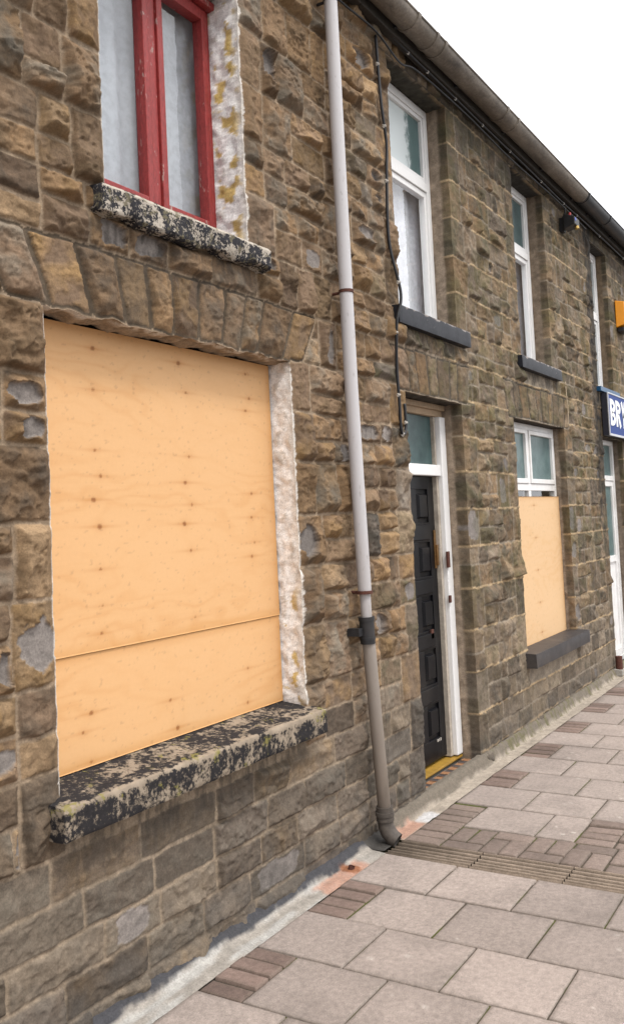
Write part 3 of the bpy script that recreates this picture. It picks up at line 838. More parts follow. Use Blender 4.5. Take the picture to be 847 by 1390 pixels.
# ------------------------------------------------------------------ plywood
KN1 = [(2.53, 2.42, 1.1), (2.525, 2.26, .8), (2.523, 2.027, .8), (2.548, 1.928, .9), (2.506, 1.837, 1.2), (2.534, 1.734, 1.2), (2.53, 1.572, .7), (2.534, 1.434, .5), (3.037, 2.426, 1.2), (3.078, 2.301, .7), (3.082, 2.022, .7), (3.05, 1.909, 1.0), (3.089, 1.814, .8), (3.034, 1.732, 1.2), (3.071, 1.616, .8), (3.082, 1.33, .6), (3.529, 2.435, .8), (3.55, 2.318, .9), (3.516, 2.257, .9), (3.536, 1.863, .8), (3.528, 1.749, .8), (3.543, 1.632, .7), (3.517, 1.567, .9), (2.523, 1.331, .8)]
KN2 = [(2.461, 1.044, 1.0), (2.418, .982, .8), (2.906, 1.008, .8), (2.945, .887, 1.1), (3.454, 1.051, .7), (3.442, .896, .8), (2.452, .867, .7)]
KN3 = [(7.62, 1.77, 1), (7.625, 1.493, 1), (7.63, 1.217, 1), (7.64, .942, 1), (7.645, .69, 1)]
def plywood(name, x0, x1, z0, z1, y, res, knots, seed, lab, vertical=False, pale=0.0, th=.012):
    nx = int((x1 - x0) / res) + 1; nz = int((z1 - z0) / res) + 1
    xs = np.linspace(x0, x1, nx); zz = np.linspace(z0, z1, nz); X, Z = np.meshgrid(xs, zz, indexing='ij')
    A, B = (Z, X) if vertical else (X, Z)
    kd = 0; kc = np.zeros_like(X); fl = np.zeros_like(X)
    for k, (kx, kz, s) in enumerate(knots):
        dx = (X - kx); dz = (Z - kz)
        if vertical: dx, dz = dz, dx
        kd = kd + s * .03 * np.sign(dz + 1e-9) * np.exp(-(dx / .10) ** 2 - (abs(dz) / .035))
        r = np.hypot(dx * .8, dz) + .003 * pn(X * 90, Z * 90, k)
        kc = np.maximum(kc, sm(.0105 * s, .005 * s, r) * min(1, .55 + .4 * s))
        fl = np.maximum(fl, .36 * s * np.exp(-(dz / .006) ** 2 - (dx / .10) ** 2) + .22 * s * np.exp(-(dz / .022) ** 2 - (dx / .03) ** 2))
    g = A * .9 + 0; ph = fbm(A * 1.1, B * 3.2 + kd * 4, 4, seed) * 2.6 + (B + kd) * 9
    rings = .5 + .5 * np.sin(ph * 7.5 + 2.0 * fbm(A * 5, B * 10, 2, seed + 3))
    rings = rings ** 3
    fine = fbm(A * 6, B * 160, 2, seed + 5); wide = fbm(A * .8, B * 2.5, 3, seed + 7); sp = sm(.42, .55, fbm(A * 30, B * 55, 3, seed + 9))
    base = c3(.665, .395, .19) * (1 - pale) + c3(.66, .46, .27) * pale
    dk = c3(.55, .265, .085) * (1 - pale) + c3(.60, .36, .16) * pale
    t = np.clip(.08 + .25 * rings * (.3 + .7 * sm(-.2, .35, wide)) + .10 * fine * sm(-.4, .3, wide) + .14 * wide, 0, 1)[..., None]
    C = base * (1 - t) + dk * t
    f_ = np.clip(fl, 0, .8)[..., None]; C = C * (1 - f_) + c3(.46, .19, .045) * f_
    k_ = kc[..., None]; C = C * (1 - k_) + c3(.28, .11, .035) * k_
    C = C * (1 - .3 * sp[..., None] * .5)
    ed = np.minimum(np.minimum(X - x0, x1 - X), np.minimum(Z - z0, z1 - Z)); e_ = (sm(.05, .0, ed) * .35)[..., None]
    C = C * (1 - e_) + c3(.50, .22, .045) * e_
    Y = y + .0015 * pn(X * 1.7, Z * 1.7, seed + 11)
    V = np.stack([X, Y, Z], -1).reshape(-1, 3); i = np.arange(nx * nz).reshape(nx, nz)
    F = [np.stack([i[:-1, :-1].ravel(), i[1:, :-1].ravel(), i[1:, 1:].ravel(), i[:-1, 1:].ravel()], 1)]
    ring = np.concatenate([i[:, 0], i[-1, 1:], i[-2::-1, -1], i[0, -2:0:-1]])
    back = V[ring].copy(); back[:, 1] = y + th; n = len(ring); j = np.arange(n) + len(V)
    F.append(np.stack([ring, j, np.roll(j, -1), np.roll(ring, -1)], 1)[:, ::-1][:, [0, 1, 2, 3]])
    Vb = np.concatenate([V, back]); Cb = np.concatenate([C.reshape(-1, 3), np.tile(c3(.42, .25, .11), (n, 1))])
    o = mesh_np(name, Vb, np.concatenate(F), M['ply'], None, {'col': Cb}, smooth=True)
    return tag(o, lab, 'plywood board', ((x0 + x1) / 2, y, z0), 'plywood boards over the windows')
plywood('plywood_sheet', 2.183, 3.728, 1.268, 2.497, .118, .0055, KN1, 5, 'large knotted orange plywood sheet filling most of the big window')
plywood('plywood_sheet', 2.183, 3.731, .852, 1.266, .124, .0055, KN2, 25, 'narrow strip of plywood below the large sheet, just above the worn sill')
plywood('plywood_sheet', 6.985, 8.345, .602, 1.845, .085, .011, KN3, 45, 'pale plywood sheet screwed over the smaller window right of the black door', pale=.75)
# dark panel added in place of the shaded void behind the big board
m = MB(); m.box(2.19, 3.725, .14, .18, .82, 2.505); m.build('dark_backing', M['dark'], h1)

# ------------------------------------------------------------------ rainwater goods
dp = thing('downpipe', 'white painted rainwater downpipe weathered brown towards the pavement', 'downpipe', (4.32, -.09, 0))
m = MB(); m.tube([(4.175, -.09, 4.66), (4.18, -.09, 3.6), (4.19, -.09, 2.4), (4.225, -.09, 1.33)], .036, 20); m.build('pipe', M['pipe'], dp, smooth=True, auto=R(40))
m = MB(); m.tube([(4.226, -.09, 1.33), (4.231, -.09, 1.17)], .029, 20); m.tube([(4.232, -.09, 1.17), (4.27, -.09, .72), (4.318, -.092, .17)], .0345, 20); m.build('lower_pipe', M['pipe'], dp, smooth=True, auto=R(40))
m = MB(); m.tube([(4.227, -.09, 1.195), (4.232, -.09, 1.065)], .0395, 20); m.tube([(4.2275, -.09, 1.205), (4.228, -.09, 1.185)], .043, 20); m.tube([(4.2305, -.09, 1.10), (4.231, -.09, 1.085)], .0425, 20); m.box(4.15, 4.19, -.085, -.01, 1.11, 1.15)
m.build('socket', M['iron'], dp, smooth=True, auto=R(40))
for z, mt, r in ((4.50, 'iron', .040), (2.915, 'rust', .040), (1.325, 'rust', .044)):
    x = 4.175 + (0.012 if z < 3.5 else 0) + (.035 if z < 2 else 0)
    m = MB(); m.tube([(x, -.09, z), (x, -.09, z + .017)], r, 20)
    m.tube([(x, -.055, z + .008), (x, .0, z + .008)], .008, 8); m.build('bracket', M[mt], dp, smooth=True, auto=R(40))
m = MB(); m.tube([(4.316, -.092, .20), (4.319, -.092, .125)], .045, 20); m.tube([(4.316, -.092, .175), (4.3165, -.092, .155)], .05, 20); m.tube([(4.3185, -.092, .14), (4.319, -.092, .128)], .048, 20)
m.tube([(4.319, -.092, .13), (4.32, -.094, .10), (4.322, -.105, .068), (4.324, -.128, .042), (4.326, -.155, .026)], [.041, .042, .043, .042, .041], 18, cap=False)
m.tube([(4.326, -.155, .026), (4.324, -.128, .042), (4.322, -.105, .068)], [.035, .035, .034], 18, cap=False)
m.build('shoe', m_plain('weathered shoe', (.075, .062, .052), .7, 0, .4, 40, .4, dirt=(.03, .03, .03)), dp, smooth=True, auto=R(50))

def gutter(x0, x1, mat, lab, joints):
    g = thing('gutter', lab, 'gutter', ((x0 + x1) / 2, -.16, 4.68), 'gutters along the eaves')
    cy, cz, r = -.155, 4.772, .078
    def half(xa, xb, rr, th, z=cz):
        m = MB(); n = 14; o = [];
        for x in (xa, xb):
            for q in (rr, rr - th):
                for k in range(n + 1):
                    a = math.pi * k / n
                    m.v.append((x, cy - q * math.cos(a), z - q * math.sin(a)))
        N = n + 1
        for k in range(n):
            m.f += [(k, k + 1, 2 * N + k + 1, 2 * N + k), (N + k, 3 * N + k, 3 * N + k + 1, N + k + 1), (k, N + k, N + k + 1, k + 1), (2 * N + k, 2 * N + k + 1, 3 * N + k + 1, 3 * N + k)]
        m.f += [(0, 2 * N, 3 * N, N), (n, N + n, 3 * N + n, 2 * N + n)]; m.m = [0] * len(m.f)
        return m
    t = half(x0, x1, r, .006); b = MB()
    t.tube([(x0, cy - r, cz), (x1, cy - r, cz)], .007, 8)
    t.build('trough', mat, g, smooth=True, auto=R(35))
    for x in joints: half(x - .018, x + .018, r + .009, .012, cz + .004).build('union', mat, g, smooth=True, auto=R(35))
    for x in np.arange(x0 + .45, x1, .95):
        m = MB(); m.box(x, x + .025, cy + .05, -.086, cz - .07, cz - .045); m.build('bracket', M['iron'], g)
    return g
gutter(HX[0], 8.86, M['gutter'], 'long brown weathered half-round gutter along the eaves', [.6, 2.4, 5.02, 5.30, 5.43, 6.60, 6.84])
gutter(8.864, HX[3], M['iron'], 'black half-round gutter at the far right end of the eaves', [8.91, 9.75, 11.2])

# ------------------------------------------------------------------ cables
def smooth_path(pts, n=8):
    P = [Vector(p) for p in pts]; out = []
    for i in range(len(P) - 1):
        a, b, c, d = P[max(i - 1, 0)], P[i], P[i + 1], P[min(i + 2, len(P) - 1)]
        for k in range(n):
            t = k / n; out.append(.5 * ((2 * b) + (c - a) * t + (2 * a - 5 * b + 4 * c - d) * t * t + (3 * b - a - 3 * c + d) * t ** 3))
    out.append(P[-1]); return out
def cable(name, pts, r, lab, clips=0, mat='cable'):
    p = smooth_path(pts); c = thing(name, lab, 'cable', tuple(pts[0]), 'cables fixed to the wall')
    m = MB(); m.tube(p, r, 8); m.build('sheath', M[mat], c, smooth=True)
    if clips:
        for k in range(clips):
            q = p[int((k + .6) * len(p) / (clips + .2)) % len(p)]
            m = MB(); m.tube([q + Vector((0, .006, -.009)), q + Vector((0, -.002, 0)), q + Vector((0, .006, .009))], r * 1.25, 8); m.build('clip', M['clip'], c)
    return c
cable('power_cable', [(4.815, -.03, 4.72), (4.82, -.035, 4.40), (4.83, -.04, 4.18), (4.87, -.04, 3.96), (4.85, -.04, 3.77), (4.845, -.035, 3.37), (4.885, -.075, 3.05), (4.84, -.06, 2.87), (4.86, -.035, 2.62), (4.87, -.035, 2.42), (4.885, -.03, 2.24), (4.925, -.03, 2.215), (4.955, -.03, 2.27), (4.96, -.025, 2.40)], .0095, 'black cable clipped down the wall beside the white window and black door', 8)
cable('telephone_cable', [(-1.0, -.05, 4.62), (2.5, -.05, 4.60), (4.2, -.05, 4.60), (4.75, -.055, 4.615), (5.1, -.05, 4.56), (5.35, -.06, 4.60), (6.2, -.055, 4.62), (7.1, -.05, 4.60), (8.3, -.05, 4.61), (9.4, -.05, 4.59)], .0065, 'thin black cable sagging under the eaves from the downpipe to the far window')
cable('eaves_cable', [(4.60, -.06, 4.70), (5.2, -.065, 4.66), (5.7, -.065, 4.655), (6.5, -.06, 4.65), (7.5, -.06, 4.645), (8.6, -.06, 4.63), (9.4, -.06, 4.64), (11.0, -.06, 4.64), (12.9, -.06, 4.63)], .0075, 'thick black clipped cable running right under the gutter', 12)
cable('bell_wire', [(8.39, -.03, 2.90), (8.38, -.035, 2.78), (8.40, -.035, 2.64), (8.405, -.03, 2.49)], .0045, 'thin tan wire hanging right of the middle upper sill', 0, 'wire')

# ------------------------------------------------------------------ fittings
L = thing('security_light', 'small black security light with blue and red dots under the eaves', 'security light', (8.62, -.05, 4.42))
m = MB(); m.box(8.60, 8.66, -.05, .0, 4.36, 4.50); m.tube([(8.63, -.05, 4.46), (8.63, -.09, 4.47)], .014, 10); m.build('bracket', M['iron'], L, .004)
m = MB(); m.add([(8.53, -.17, 4.40), (8.70, -.17, 4.40), (8.68, -.06, 4.37), (8.55, -.06, 4.37), (8.53, -.17, 4.47), (8.70, -.17, 4.47), (8.68, -.06, 4.52), (8.55, -.06, 4.52)], [(0, 3, 2, 1), (4, 5, 6, 7), (0, 1, 5, 4), (1, 2, 6, 5), (2, 3, 7, 6), (3, 0, 4, 7)]); m.build('lamp_housing', M['iron'], L, .008)
m = MB(); m.tube([(8.56, -.175, 4.445), (8.56, -.169, 4.445)], .016, 12); m.build('indicator', M['bluel'], L)
m = MB(); m.tube([(8.60, -.11, 4.53), (8.60, -.11, 4.505)], .012, 10); m.build('indicator', M['redl'], L)
m = MB(); m.tube([(8.63, -.16, 4.395), (8.63, -.165, 4.37)], .02, 12); m.build('sensor', M['gold'], L)
m = MB(); m.tube(smooth_path([(8.64, -.02, 4.50), (8.66, -.05, 4.56), (8.65, -.05, 4.62)]), .007, 8); m.build('lead', M['cable'], L, smooth=True)

s = thing('shop_sign', 'blue shop sign with white letters BRY at the right edge', 'sign', (10.3, -.05, 2.48))
sx0, sx1, sy, z0, z1 = 9.74, 12.6, -.072, 2.479, 2.93
m = MB(); m.box(sx0, sx1, sy, -.012, z0, z1); m.build('sign_box', M['signside'], s, .004)
m = MB(); frame_mb(m, sx0 - .004, sx1 + .004, z0 - .004, z1 + .004, sy - .014, sy - .002, .02, .02, .024, .014); m.build('trim', M['signedge'], s, .002)
m = MB(); m.box(sx0 + .017, sx1 - .017, sy - .008, sy - .003, z0 + .021, z1 - .011); m.build('sign_face', M['signface'], s)
def letter(ch, x, z, h, w, th):
    """condensed bold capital built of strokes"""
    m = MB(); y0, y1 = sy - .013, sy - .0085; sw = w * .30
    def bar(p, q, wd):
        p = Vector((p[0], 0, p[1])); q = Vector((q[0], 0, q[1])); t = (q - p).normalized(); nrm = Vector((-t.z, 0, t.x)) * wd / 2
        c = [p + nrm, q + nrm, q - nrm, p - nrm]
        m.add([(v.x, y0, v.z) for v in c] + [(v.x, y1, v.z) for v in c], [(0, 1, 2, 3), (7, 6, 5, 4), (0, 4, 5, 1), (1, 5, 6, 2), (2, 6, 7, 3), (3, 7, 4, 0)])
    def bowl(xc, za, zb, rx):
        zc = (za + zb) / 2; rz = (zb - za) / 2; n = 12; pts = [(xc + rx * math.sin(math.pi * k / n), zc + rz * math.cos(math.pi * k / n)) for k in range(n + 1)]
        inn = [(xc + (rx - sw) * math.sin(math.pi * k / n), zc + (rz - sw * .8) * math.cos(math.pi * k / n)) for k in range(n + 1)]
        v = []; f = []
        for y in (y0, y1):
            v += [(a, y, b) for a, b in pts] + [(a, y, b) for a, b in inn]
        N = n + 1
        for k in range(n):
            f += [(k, k + 1, N + k + 1, N + k), (2 * N + k, 3 * N + k, 3 * N + k + 1, 2 * N + k + 1), (k, 2 * N + k, 2 * N + k + 1, k + 1), (N + k, N + k + 1, 3 * N + k + 1, 3 * N + k)]
        m.add(v, f)
    if ch in 'BR': bar((x + sw / 2, z), (x + sw / 2, z + h), sw); bowl(x + sw * .98, z + h * .46, z + h, w - sw)
    if ch == 'B': bowl(x + sw * .98, z, z + h * .54, w - sw)
    if ch == 'R': bar((x + w * .45, z + h * .5), (x + w - sw * .55, z), sw)
    if ch == 'Y': bar((x + w / 2, z), (x + w / 2, z + h * .47), sw); bar((x + sw * .5, z + h), (x + w / 2, z + h * .42), sw * .95); bar((x + w - sw * .5, z + h), (x + w / 2, z + h * .42), sw * .95)
    return m.build('letter', M['letter'], s)
for k, ch in enumerate('BRY'): letter(ch, 9.81 + k * .243, 2.586, .286, .217, 0)

a = thing('alarm_box', 'amber burglar alarm box high on the far house at the right edge', 'alarm box', (10.8, -.05, 3.76))
m = MB(); ax0, ax1 = 10.64, 10.96
m.add([(ax0, -.012, 3.77), (ax1, -.012, 3.77), (ax1, -.012, 4.08), (ax0, -.012, 4.08), (ax0 + .02, -.11, 3.80), (ax1 - .02, -.11, 3.80), (ax1 - .02, -.11, 4.06), (ax0 + .02, -.11, 4.06)], [(3, 2, 1, 0), (4, 5, 6, 7), (0, 1, 5, 4), (1, 2, 6, 5), (2, 3, 7, 6), (3, 0, 4, 7)]); m.build('cover', M['amber'], a, .008)
m = MB(); m.box(ax0 + .07, ax1 - .03, -.116, -.1105, 3.82, 4.04); m.build('front_plate', M['amberw'], a, .002)
m = MB(); m.box(ax0 + .03, ax1 - .03, -.09, -.02, 3.725, 3.769); m.build('base', M['iron'], a, .004)
m = MB(); m.tube([(ax0 + .045, -.111, 3.83), (ax0 + .045, -.115, 3.83)], .008, 10); m.build('screw', M['rust'], a)

ps = thing('post_stub', 'short rusty iron stub at the wall foot by the white door', 'post stub', (9.58, -.04, 0))
m = MB(); m.tube([(9.60, -.06, .0), (9.60, -.06, .20)], .035, 14); m.build('pipe', M['rust'], ps, smooth=True, auto=R(40))
m = MB(); m.box(9.54, 9.68, -.10, -.015, 0, .075, taper=.008); m.build('footing', M['kerb'], ps, .006)

# ------------------------------------------------------------------ ground
struct(mesh_np('ground', [(-300, -300, -.16), (300, -300, -.16), (300, 300, -.16), (-300, 300, -.16)], [(0, 1, 2, 3)], M['earth'], smooth=False))
struct(mesh_np('road', [(-60, -9.6, -.12), (120, -9.6, -.12), (120, -3.55, -.12), (-60, -3.55, -.12)], [(0, 1, 2, 3)], M['asphalt'], smooth=False))
m = MB()
for k in range(-12, 40): m.box(k * .915, k * .915 + .907, -3.56, -3.42, -.16, -.004)
struct(m.build('kerb', M['kerb'], None, .012))

# bedding with moss in the joints
gxs = np.arange(-4, 20, .05); gys = np.arange(-3.42, .06, .03); X, Y = np.meshgrid(gxs, gys, indexing='ij')
n = fbm(X * 3, Y * 3, 3, 5); n2 = fbm(X * 14, Y * 14, 3, 6)
Zb = -.008 - .05 * ((X > 4.195) & (X < 4.425)); C = c3(.075, .06, .045) * (1 + .4 * n2[..., None]); g = sm(.0, .4, n + .4 * n2 + .12 * sm(-1.0, -.1, Y))[..., None]; C = C * (1 - g) + c3(.075, .08, .02) * g
i = np.arange(X.size).reshape(X.shape); F = np.stack([i[:-1, :-1].ravel(), i[1:, :-1].ravel(), i[1:, 1:].ravel(), i[:-1, 1:].ravel()], 1)
struct(mesh_np('paving_bed', np.stack([X, Y, Zb + .002 * n2], -1).reshape(-1, 3), F, M['ground'], cols={'col': C.reshape(-1, 3)}))

class Pav:
    """paving units with worn arrises, each its own tone"""
    def __init__(s): s.V = []; s.F = []; s.C = []; s.n = 0
    def unit(s, x0, x1, y0, y1, col, res, gap, rng, h=0.0, tilt=.0015, spots=True, edge=.005):
        x0 += gap; x1 -= gap; y0 += gap; y1 -= gap
        nx = max(2, int((x1 - x0) / res)); ny = max(2, int((y1 - y0) / res))
        ax = np.concatenate([[x0, x0 + edge * .4], np.linspace(x0 + edge, x1 - edge, nx), [x1 - edge * .4, x1]])
        ay = np.concatenate([[y0, y0 + edge * .4], np.linspace(y0 + edge, y1 - edge, ny), [y1 - edge * .4, y1]])
        X, Y = np.meshgrid(ax, ay, indexing='ij')
        d = np.minimum(np.minimum(X - x0, x1 - X), np.minimum(Y - y0, y1 - Y))
        Z = h + rng.normal(0, tilt) + rng.normal(0, tilt * 2) * (X - x0) + rng.normal(0, tilt * 2) * (Y - y0)
        Z = Z - .006 * (1 - np.clip(d / edge, 0, 1)) ** 2 - (d < 1e-6) * .014
        n1 = fbm(X * 5, Y * 5, 4, 300); n2 = fbm(X * 30, Y * 30, 3, 310); n3 = fbm(X * 1.6, Y * 1.6, 3, 320)
        Z = Z + .0006 * n2
        C = col * (1 + .20 * n1 + .12 * n2 + .24 * n3)[..., None]
        dm = (sm(.02, .0, d + .012 * n2) * .28)[..., None]; C = C * (1 - dm) + c3(.12, .10, .075) * dm
        k = sm(.0, .45, n3 + .4 * n1)[..., None] * .18; C = C * (1 - k) + c3(.16, .13, .11) * k
        if spots and rng.random() < .6:                      # trodden chewing gum and lichen spots
            for _ in range(rng.integers(1, 5)):
                cx, cy, r = rng.uniform(x0 + .03, x1 - .03), rng.uniform(y0 + .03, y1 - .03), rng.uniform(.007, .017)
                q = (sm(r, r * .6, np.hypot(X - cx, (Y - cy) * rng.uniform(.7, 1.3)) + .004 * n2) * rng.uniform(.25, .7))[..., None]
                C = C * (1 - q) + c3(.50, .45, .40) * q
        i = np.arange(X.size).reshape(X.shape) + s.n
        s.V.append(np.stack([X, Y, Z], -1).reshape(-1, 3)); s.C.append(np.clip(C, .01, .8).reshape(-1, 3)); s.n += X.size
        s.F.append(np.stack([i[:-1, :-1].ravel(), i[1:, :-1].ravel(), i[1:, 1:].ravel(), i[:-1, 1:].ravel()], 1))
    def build(s, name, mat): return struct(mesh_np(name, np.concatenate(s.V), np.concatenate(s.F), mat, cols={'col': np.concatenate(s.C)}))

rng = np.random.default_rng(21)
slab = Pav(); brick = Pav()
YE = -3.42
def row(xa, xb, full, k, start=-.14, patch=False):
    res = .011 if xb < 5.2 and xa > 2.6 else (.02 if 0 < xa < 8 else .06)
    y = start
    if not full:
        n = 4; w = (xb - xa) / n
        for q in range(n): brick.unit(xa + q * w, xa + (q + 1) * w, y - .20, y, c3(.185, .13, .108) * rng.uniform(.75, 1.2), min(res, .02), .004, rng, .0015, .003, False, .006)
        y -= .20
    while y > YE + .05:
        y2 = max(y - .40, YE)
        if patch and y < -.7 and y > -.8: y2 = y - .21
        if patch and -1.2 < y < -.9:
            for q in range(4): brick.unit(xa + q * (xb - xa) / 4, xa + (q + 1) * (xb - xa) / 4, y - .2, y, c3(.20, .15, .126) * rng.uniform(.8, 1.2), .015, .004, rng, .001, .003, False, .006)
            y -= .2; continue
        a = c3(.302, .25, .22) * rng.uniform(.84, 1.10)
        slab.unit(xa, xb, y2, y, a, res, .0030, rng, 0, .0012)
        y = y2
k = 0; x = 4.205
while x > -4: row(x - .38, x, k % 2 == 0, k); x -= .38; k += 1
k = 0; x = 4.745
while x < 19: row(x, x + .385, k % 2 == 1 or k == 0, k, -.345 if k == 0 else -.14, k == 0); x += .385; k += 1
# band of brick pavers along the channel
y = -.14; k = 0; xa, xb = 4.415, 4.742
bc = lambda: c3(.20, .152, .128) * rng.uniform(.75, 1.15)
y = -.345
for q in range(7): brick.unit(4.415 + q * .0975, 4.415 + (q + 1) * .0975, -.345, -.14, c3(.18, .135, .112) * rng.uniform(.75, 1.15), .014, .004, rng, .001, .003, False, .006)
while y > YE + .1:
    w = .105
    if k % 2 == 0:
        brick.unit(xa, xa + .11, y - .21, y, bc(), .014, .0045, rng, .001, .003, False, .006)
        brick.unit(xa + .11, xb, y - .105, y, bc(), .014, .0045, rng, .001, .003, False, .006); brick.unit(xa + .11, xb, y - .21, y - .105, bc(), .014, .0045, rng, .001, .003, False, .006)
    else:
        brick.unit(xb - .11, xb, y - .21, y, bc(), .014, .0045, rng, .001, .003, False, .006)
        brick.unit(xa, xb - .11, y - .105, y, bc(), .014, .0045, rng, .001, .003, False, .006); brick.unit(xa, xb - .11, y - .21, y - .105, bc(), .014, .0045, rng, .001, .003, False, .006)
    y -= .21; k += 1
slab.build('pavement', M['slab']); brick.build('brick_paving', M['slab'])

# drainage channel: ribbed cast units laid end to end across the pavement
ch = thing('drainage_channel', 'ribbed concrete drainage channel crossing the pavement from the downpipe shoe', 'drain channel', (4.31, -1.6, 0))
y = -.135; q = 0
while y > YE:
    y2 = max(y - .46, YE)
    xs = np.linspace(4.209, 4.411, 61); ys = np.linspace(y2 + .003, y - .003, 40); X, Y = np.meshgrid(xs, ys, indexing='ij')
    u = (X - 4.209) / .202
    prof = .5 - .5 * np.cos(u * 2 * math.pi * 5); prof = sm(.15, .75, prof)
    dish = -.008 - .007 * np.sin(np.clip(u, 0, 1) * math.pi)
    n2 = fbm(X * 25, Y * 25, 3, 401); n1 = fbm(X * 6, Y * 6, 3, 402)
    Z = dish + .016 * (1 - prof) - .004 + .0012 * n2
    Z = np.where((u < .012) | (u > .988), -.02, Z)
    C = c3(.25, .195, .15) * (1 + .2 * n1 + .15 * n2)[..., None]
    k = (prof * .72)[..., None]; C = C * (1 - k) + c3(.075, .06, .045) * k
    w = (sm(-.55, -.14, Y + .25 * n1) * .7)[..., None]; C = C * (1 - w) + c3(.06, .045, .032) * w
    i = np.arange(X.size).reshape(X.shape); F = np.stack([i[:-1, :-1].ravel(), i[1:, :-1].ravel(), i[1:, 1:].ravel(), i[:-1, 1:].ravel()], 1)
    mesh_np('channel_unit', np.stack([X, Y, Z], -1).reshape(-1, 3), F, M['ground'], ch, {'col': np.clip(C, .01, .8).reshape(-1, 3)})
    y = y2

# cement margin between wall and slabs: fillet against the wall and a worn strip
def margin(name, xa, xb, ya, yb, fz, fc, res):
    xs = np.arange(xa, xb + res / 2, res); ys = np.linspace(ya, yb, int(abs(yb - ya) / min(res, .012)) + 2); X, Y = np.meshgrid(xs, ys, indexing='ij')
    n1 = fbm(X * 4, Y * 6, 4, 501); n2 = fbm(X * 16, Y * 16, 4, 502); n3 = fbm(X * 45, Y * 45, 3, 503)
    Z = fz(X, Y, n1, n2) + .0012 * n3; C = fc(X, Y, n1, n2, n3)
    i = np.arange(X.size).reshape(X.shape); F = np.stack([i[:-1, :-1].ravel(), i[1:, :-1].ravel(), i[1:, 1:].ravel(), i[:-1, 1:].ravel()], 1)
    return struct(mesh_np(name, np.stack([X, Y, Z], -1).reshape(-1, 3), F[:, ::-1], M['ground'], cols={'col': np.clip(C, .01, .8).reshape(-1, 3)}))
def mixc(C, c, f): f = np.clip(f, 0, 1)[..., None]; return C * (1 - f) + np.array(c) * f
def fzA(X, Y, n1, n2):
    return .002 + .05 * sm(-.075 + .02 * n1, .01, Y) + .003 * n2 + .006 * sm(-.14, -.11, Y)
def fcA(X, Y, n1, n2, n3):
    C = c3(.30, .27, .235) * (1 + .25 * n1 + .2 * n2)[..., None]
    C = mixc(C, (.37, .355, .33), sm(-.15, .25, fbm(X * 3, Y * 20, 4, 520)) * .85 * sm(4.3, 3.7, X))
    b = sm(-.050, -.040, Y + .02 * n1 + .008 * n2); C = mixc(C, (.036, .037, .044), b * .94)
    pk = sm(3.60, 3.66, X + .05 * n2) * sm(4.06, 4.0, X + .04 * n1) * sm(-.052, -.062, Y + .012 * n2 + .004)
    C = mixc(C, (.38, .225, .165), pk * (.95 + .3 * n3))
    og = sm(.055, .04, np.hypot(X - 3.93, (Y + .095)) + .01 * n2); C = mixc(C, (.24, .10, .05), og)
    return C
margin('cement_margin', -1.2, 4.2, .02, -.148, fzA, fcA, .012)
def fzB(X, Y, n1, n2):
    step = (X > 4.95) & (X < 6.05)
    led = .075 + 0 * X
    z = .003 + led * sm(-.055 + .02 * n1, -.02, Y) - .02 * sm(-.04, .0, Y) * 0
    return z + .004 * n2 + .004 * n1
def fcB(X, Y, n1, n2, n3):
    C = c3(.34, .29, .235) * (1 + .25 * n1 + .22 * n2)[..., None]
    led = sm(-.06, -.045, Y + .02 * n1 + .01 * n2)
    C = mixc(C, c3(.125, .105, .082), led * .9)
    ms = sm(.0, .3, n2 + .5 * n3 + .3 * n1) * sm(-.075, -.05, Y + .02 * n2) * sm(5.9, 6.3, X); C = mixc(C, (.10, .092, .035), ms * .65)
    pk = sm(4.40, 4.43, X + .03 * n2) * sm(4.72, 4.67, X + .05 * n1) * sm(-.15, -.145, Y) * sm(-.045, -.06, Y + .015 * n2)
    C = mixc(C, (.38, .225, .165), pk * .95)
    wp = sm(4.70, 4.73, X + .04 * n2) * sm(4.90, 4.86, X + .04 * n1) * sm(-.06, -.075, Y + .02 * n2); C = mixc(C, (.50, .49, .49), wp * .9)
    return C
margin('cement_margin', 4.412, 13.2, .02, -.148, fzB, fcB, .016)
margin('cement_margin', 4.2, 4.412, .02, -.14, lambda X, Y, a, b: .012 + .03 * sm(-.06, .0, Y) + .004 * b, lambda X, Y, a, b, c: c3(.06, .055, .05) * (1 + .4 * b)[..., None], .01)
# step slab of the doorway
m = MB(); m.box(5.0, 5.93, .022, .26, -.1, .03); m.build('doorstep', M['kerb'], h2, .006)
# small rusty stub of an old pipe set in the mortar patch
m = MB(); m.tube([(3.93, -.095, .0), (3.935, -.10, .022)], .016, 12, cap=False); m.tube([(3.93, -.095, .0), (3.935, -.1, .016)], .011, 12)
o = m.build('pipe_stub', M['rust'], None, smooth=True); tag(o, 'tiny cut rusty pipe stub in the pink mortar near the downpipe', 'pipe stub', (3.93, -.095, 0))

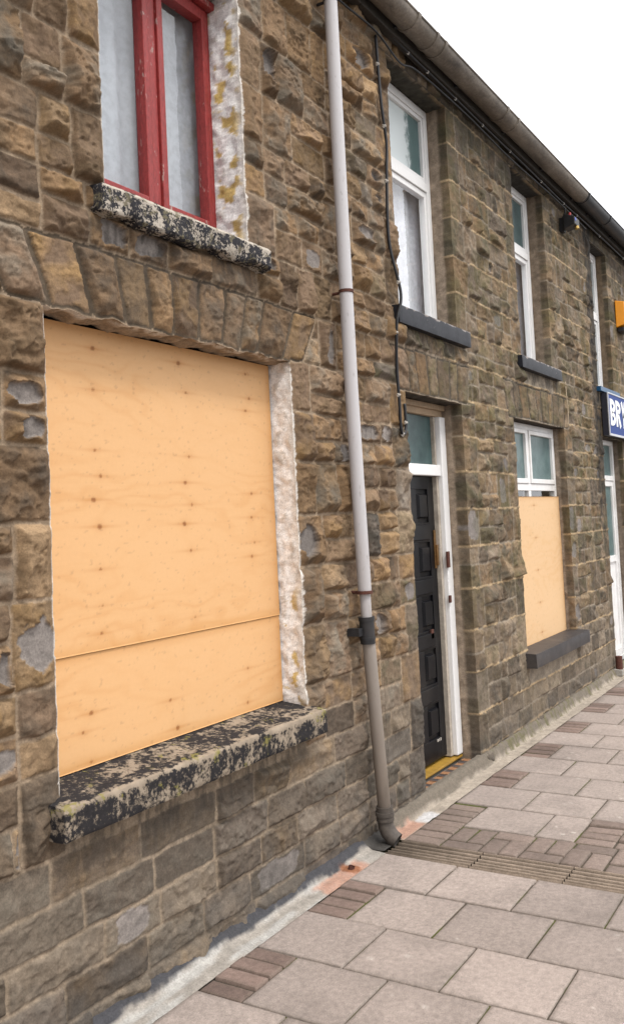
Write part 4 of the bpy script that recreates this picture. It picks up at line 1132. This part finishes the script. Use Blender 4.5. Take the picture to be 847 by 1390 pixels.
# ------------------------------------------------------------------ light
SUN_EL, SUN_AZ = 58.0, -30.0      # azimuth from the -Y side towards -X
w = bpy.data.worlds.new('World'); SC.world = w; w.use_nodes = True
t = w.node_tree; t.nodes.clear()
sky = t.nodes.new('ShaderNodeTexSky'); sky.sky_type = 'NISHITA'; sky.sun_disc = False
sky.sun_elevation = R(SUN_EL); sky.sun_rotation = R(180 - SUN_AZ * -1); sky.dust_density = 6; sky.air_density = 1.2; sky.ozone_density = 1
hs = t.nodes.new('ShaderNodeHueSaturation'); hs.inputs['Saturation'].default_value = .12; t.links.new(sky.outputs[0], hs.inputs['Color'])
ad = t.nodes.new('ShaderNodeMix'); ad.data_type = 'RGBA'; ad.blend_type = 'ADD'; ad.inputs[0].default_value = 1
t.links.new(hs.outputs[0], ad.inputs[6]); ad.inputs[7].default_value = (11.5, 11.6, 12.0, 1)     # bright even cloud
bg = t.nodes.new('ShaderNodeBackground'); bg.inputs['Strength'].default_value = .1; t.links.new(ad.outputs[2], bg.inputs['Color'])
wo = t.nodes.new('ShaderNodeOutputWorld'); t.links.new(bg.outputs[0], wo.inputs[0])
ld = bpy.data.lights.new('sun', 'SUN'); ld.energy = 2.0; ld.angle = R(12); ld.color = (1, .96, .90)
lo = bpy.data.objects.new('sun', ld); COL.objects.link(lo)
az = R(SUN_AZ); el = R(SUN_EL)
sd = Vector((math.sin(az) * math.cos(el), -math.cos(az) * math.cos(el), math.sin(el)))
lo.rotation_euler = sd.to_track_quat('Z', 'Y').to_euler(); lo.location = sd * 20

# ------------------------------------------------------------------ camera
yaw, pitch, roll, f = 1.0188934, .0481316, -.0479231, 1238.82
fw = Vector((math.sin(yaw) * math.cos(pitch), math.cos(yaw) * math.cos(pitch), math.sin(pitch)))
r0 = fw.cross(Vector((0, 0, 1))).normalized(); u0 = r0.cross(fw)
rt = math.cos(roll) * r0 + math.sin(roll) * u0; up = -math.sin(roll) * r0 + math.cos(roll) * u0
cd = bpy.data.cameras.new('camera'); cam = bpy.data.objects.new('camera', cd); COL.objects.link(cam)
mw = Matrix((rt, up, -fw)).transposed().to_4x4(); mw.translation = (0, -2.4, 1.71); cam.matrix_world = mw
cd.sensor_fit = 'HORIZONTAL'; cd.sensor_width = 36; cd.lens = 36 * f / 847; cd.shift_y = -45 / 847; cd.clip_start = .05; cd.clip_end = 1000
SC.camera = cam

for o in list(bpy.data.objects):
    if '_w' in o: del o['_w']
SC.view_settings.view_transform = 'Standard'; SC.view_settings.look = 'None'; SC.view_settings.exposure = 0; SC.view_settings.gamma = 1
SC.cycles.max_bounces = 8; SC.cycles.transparent_max_bounces = 12
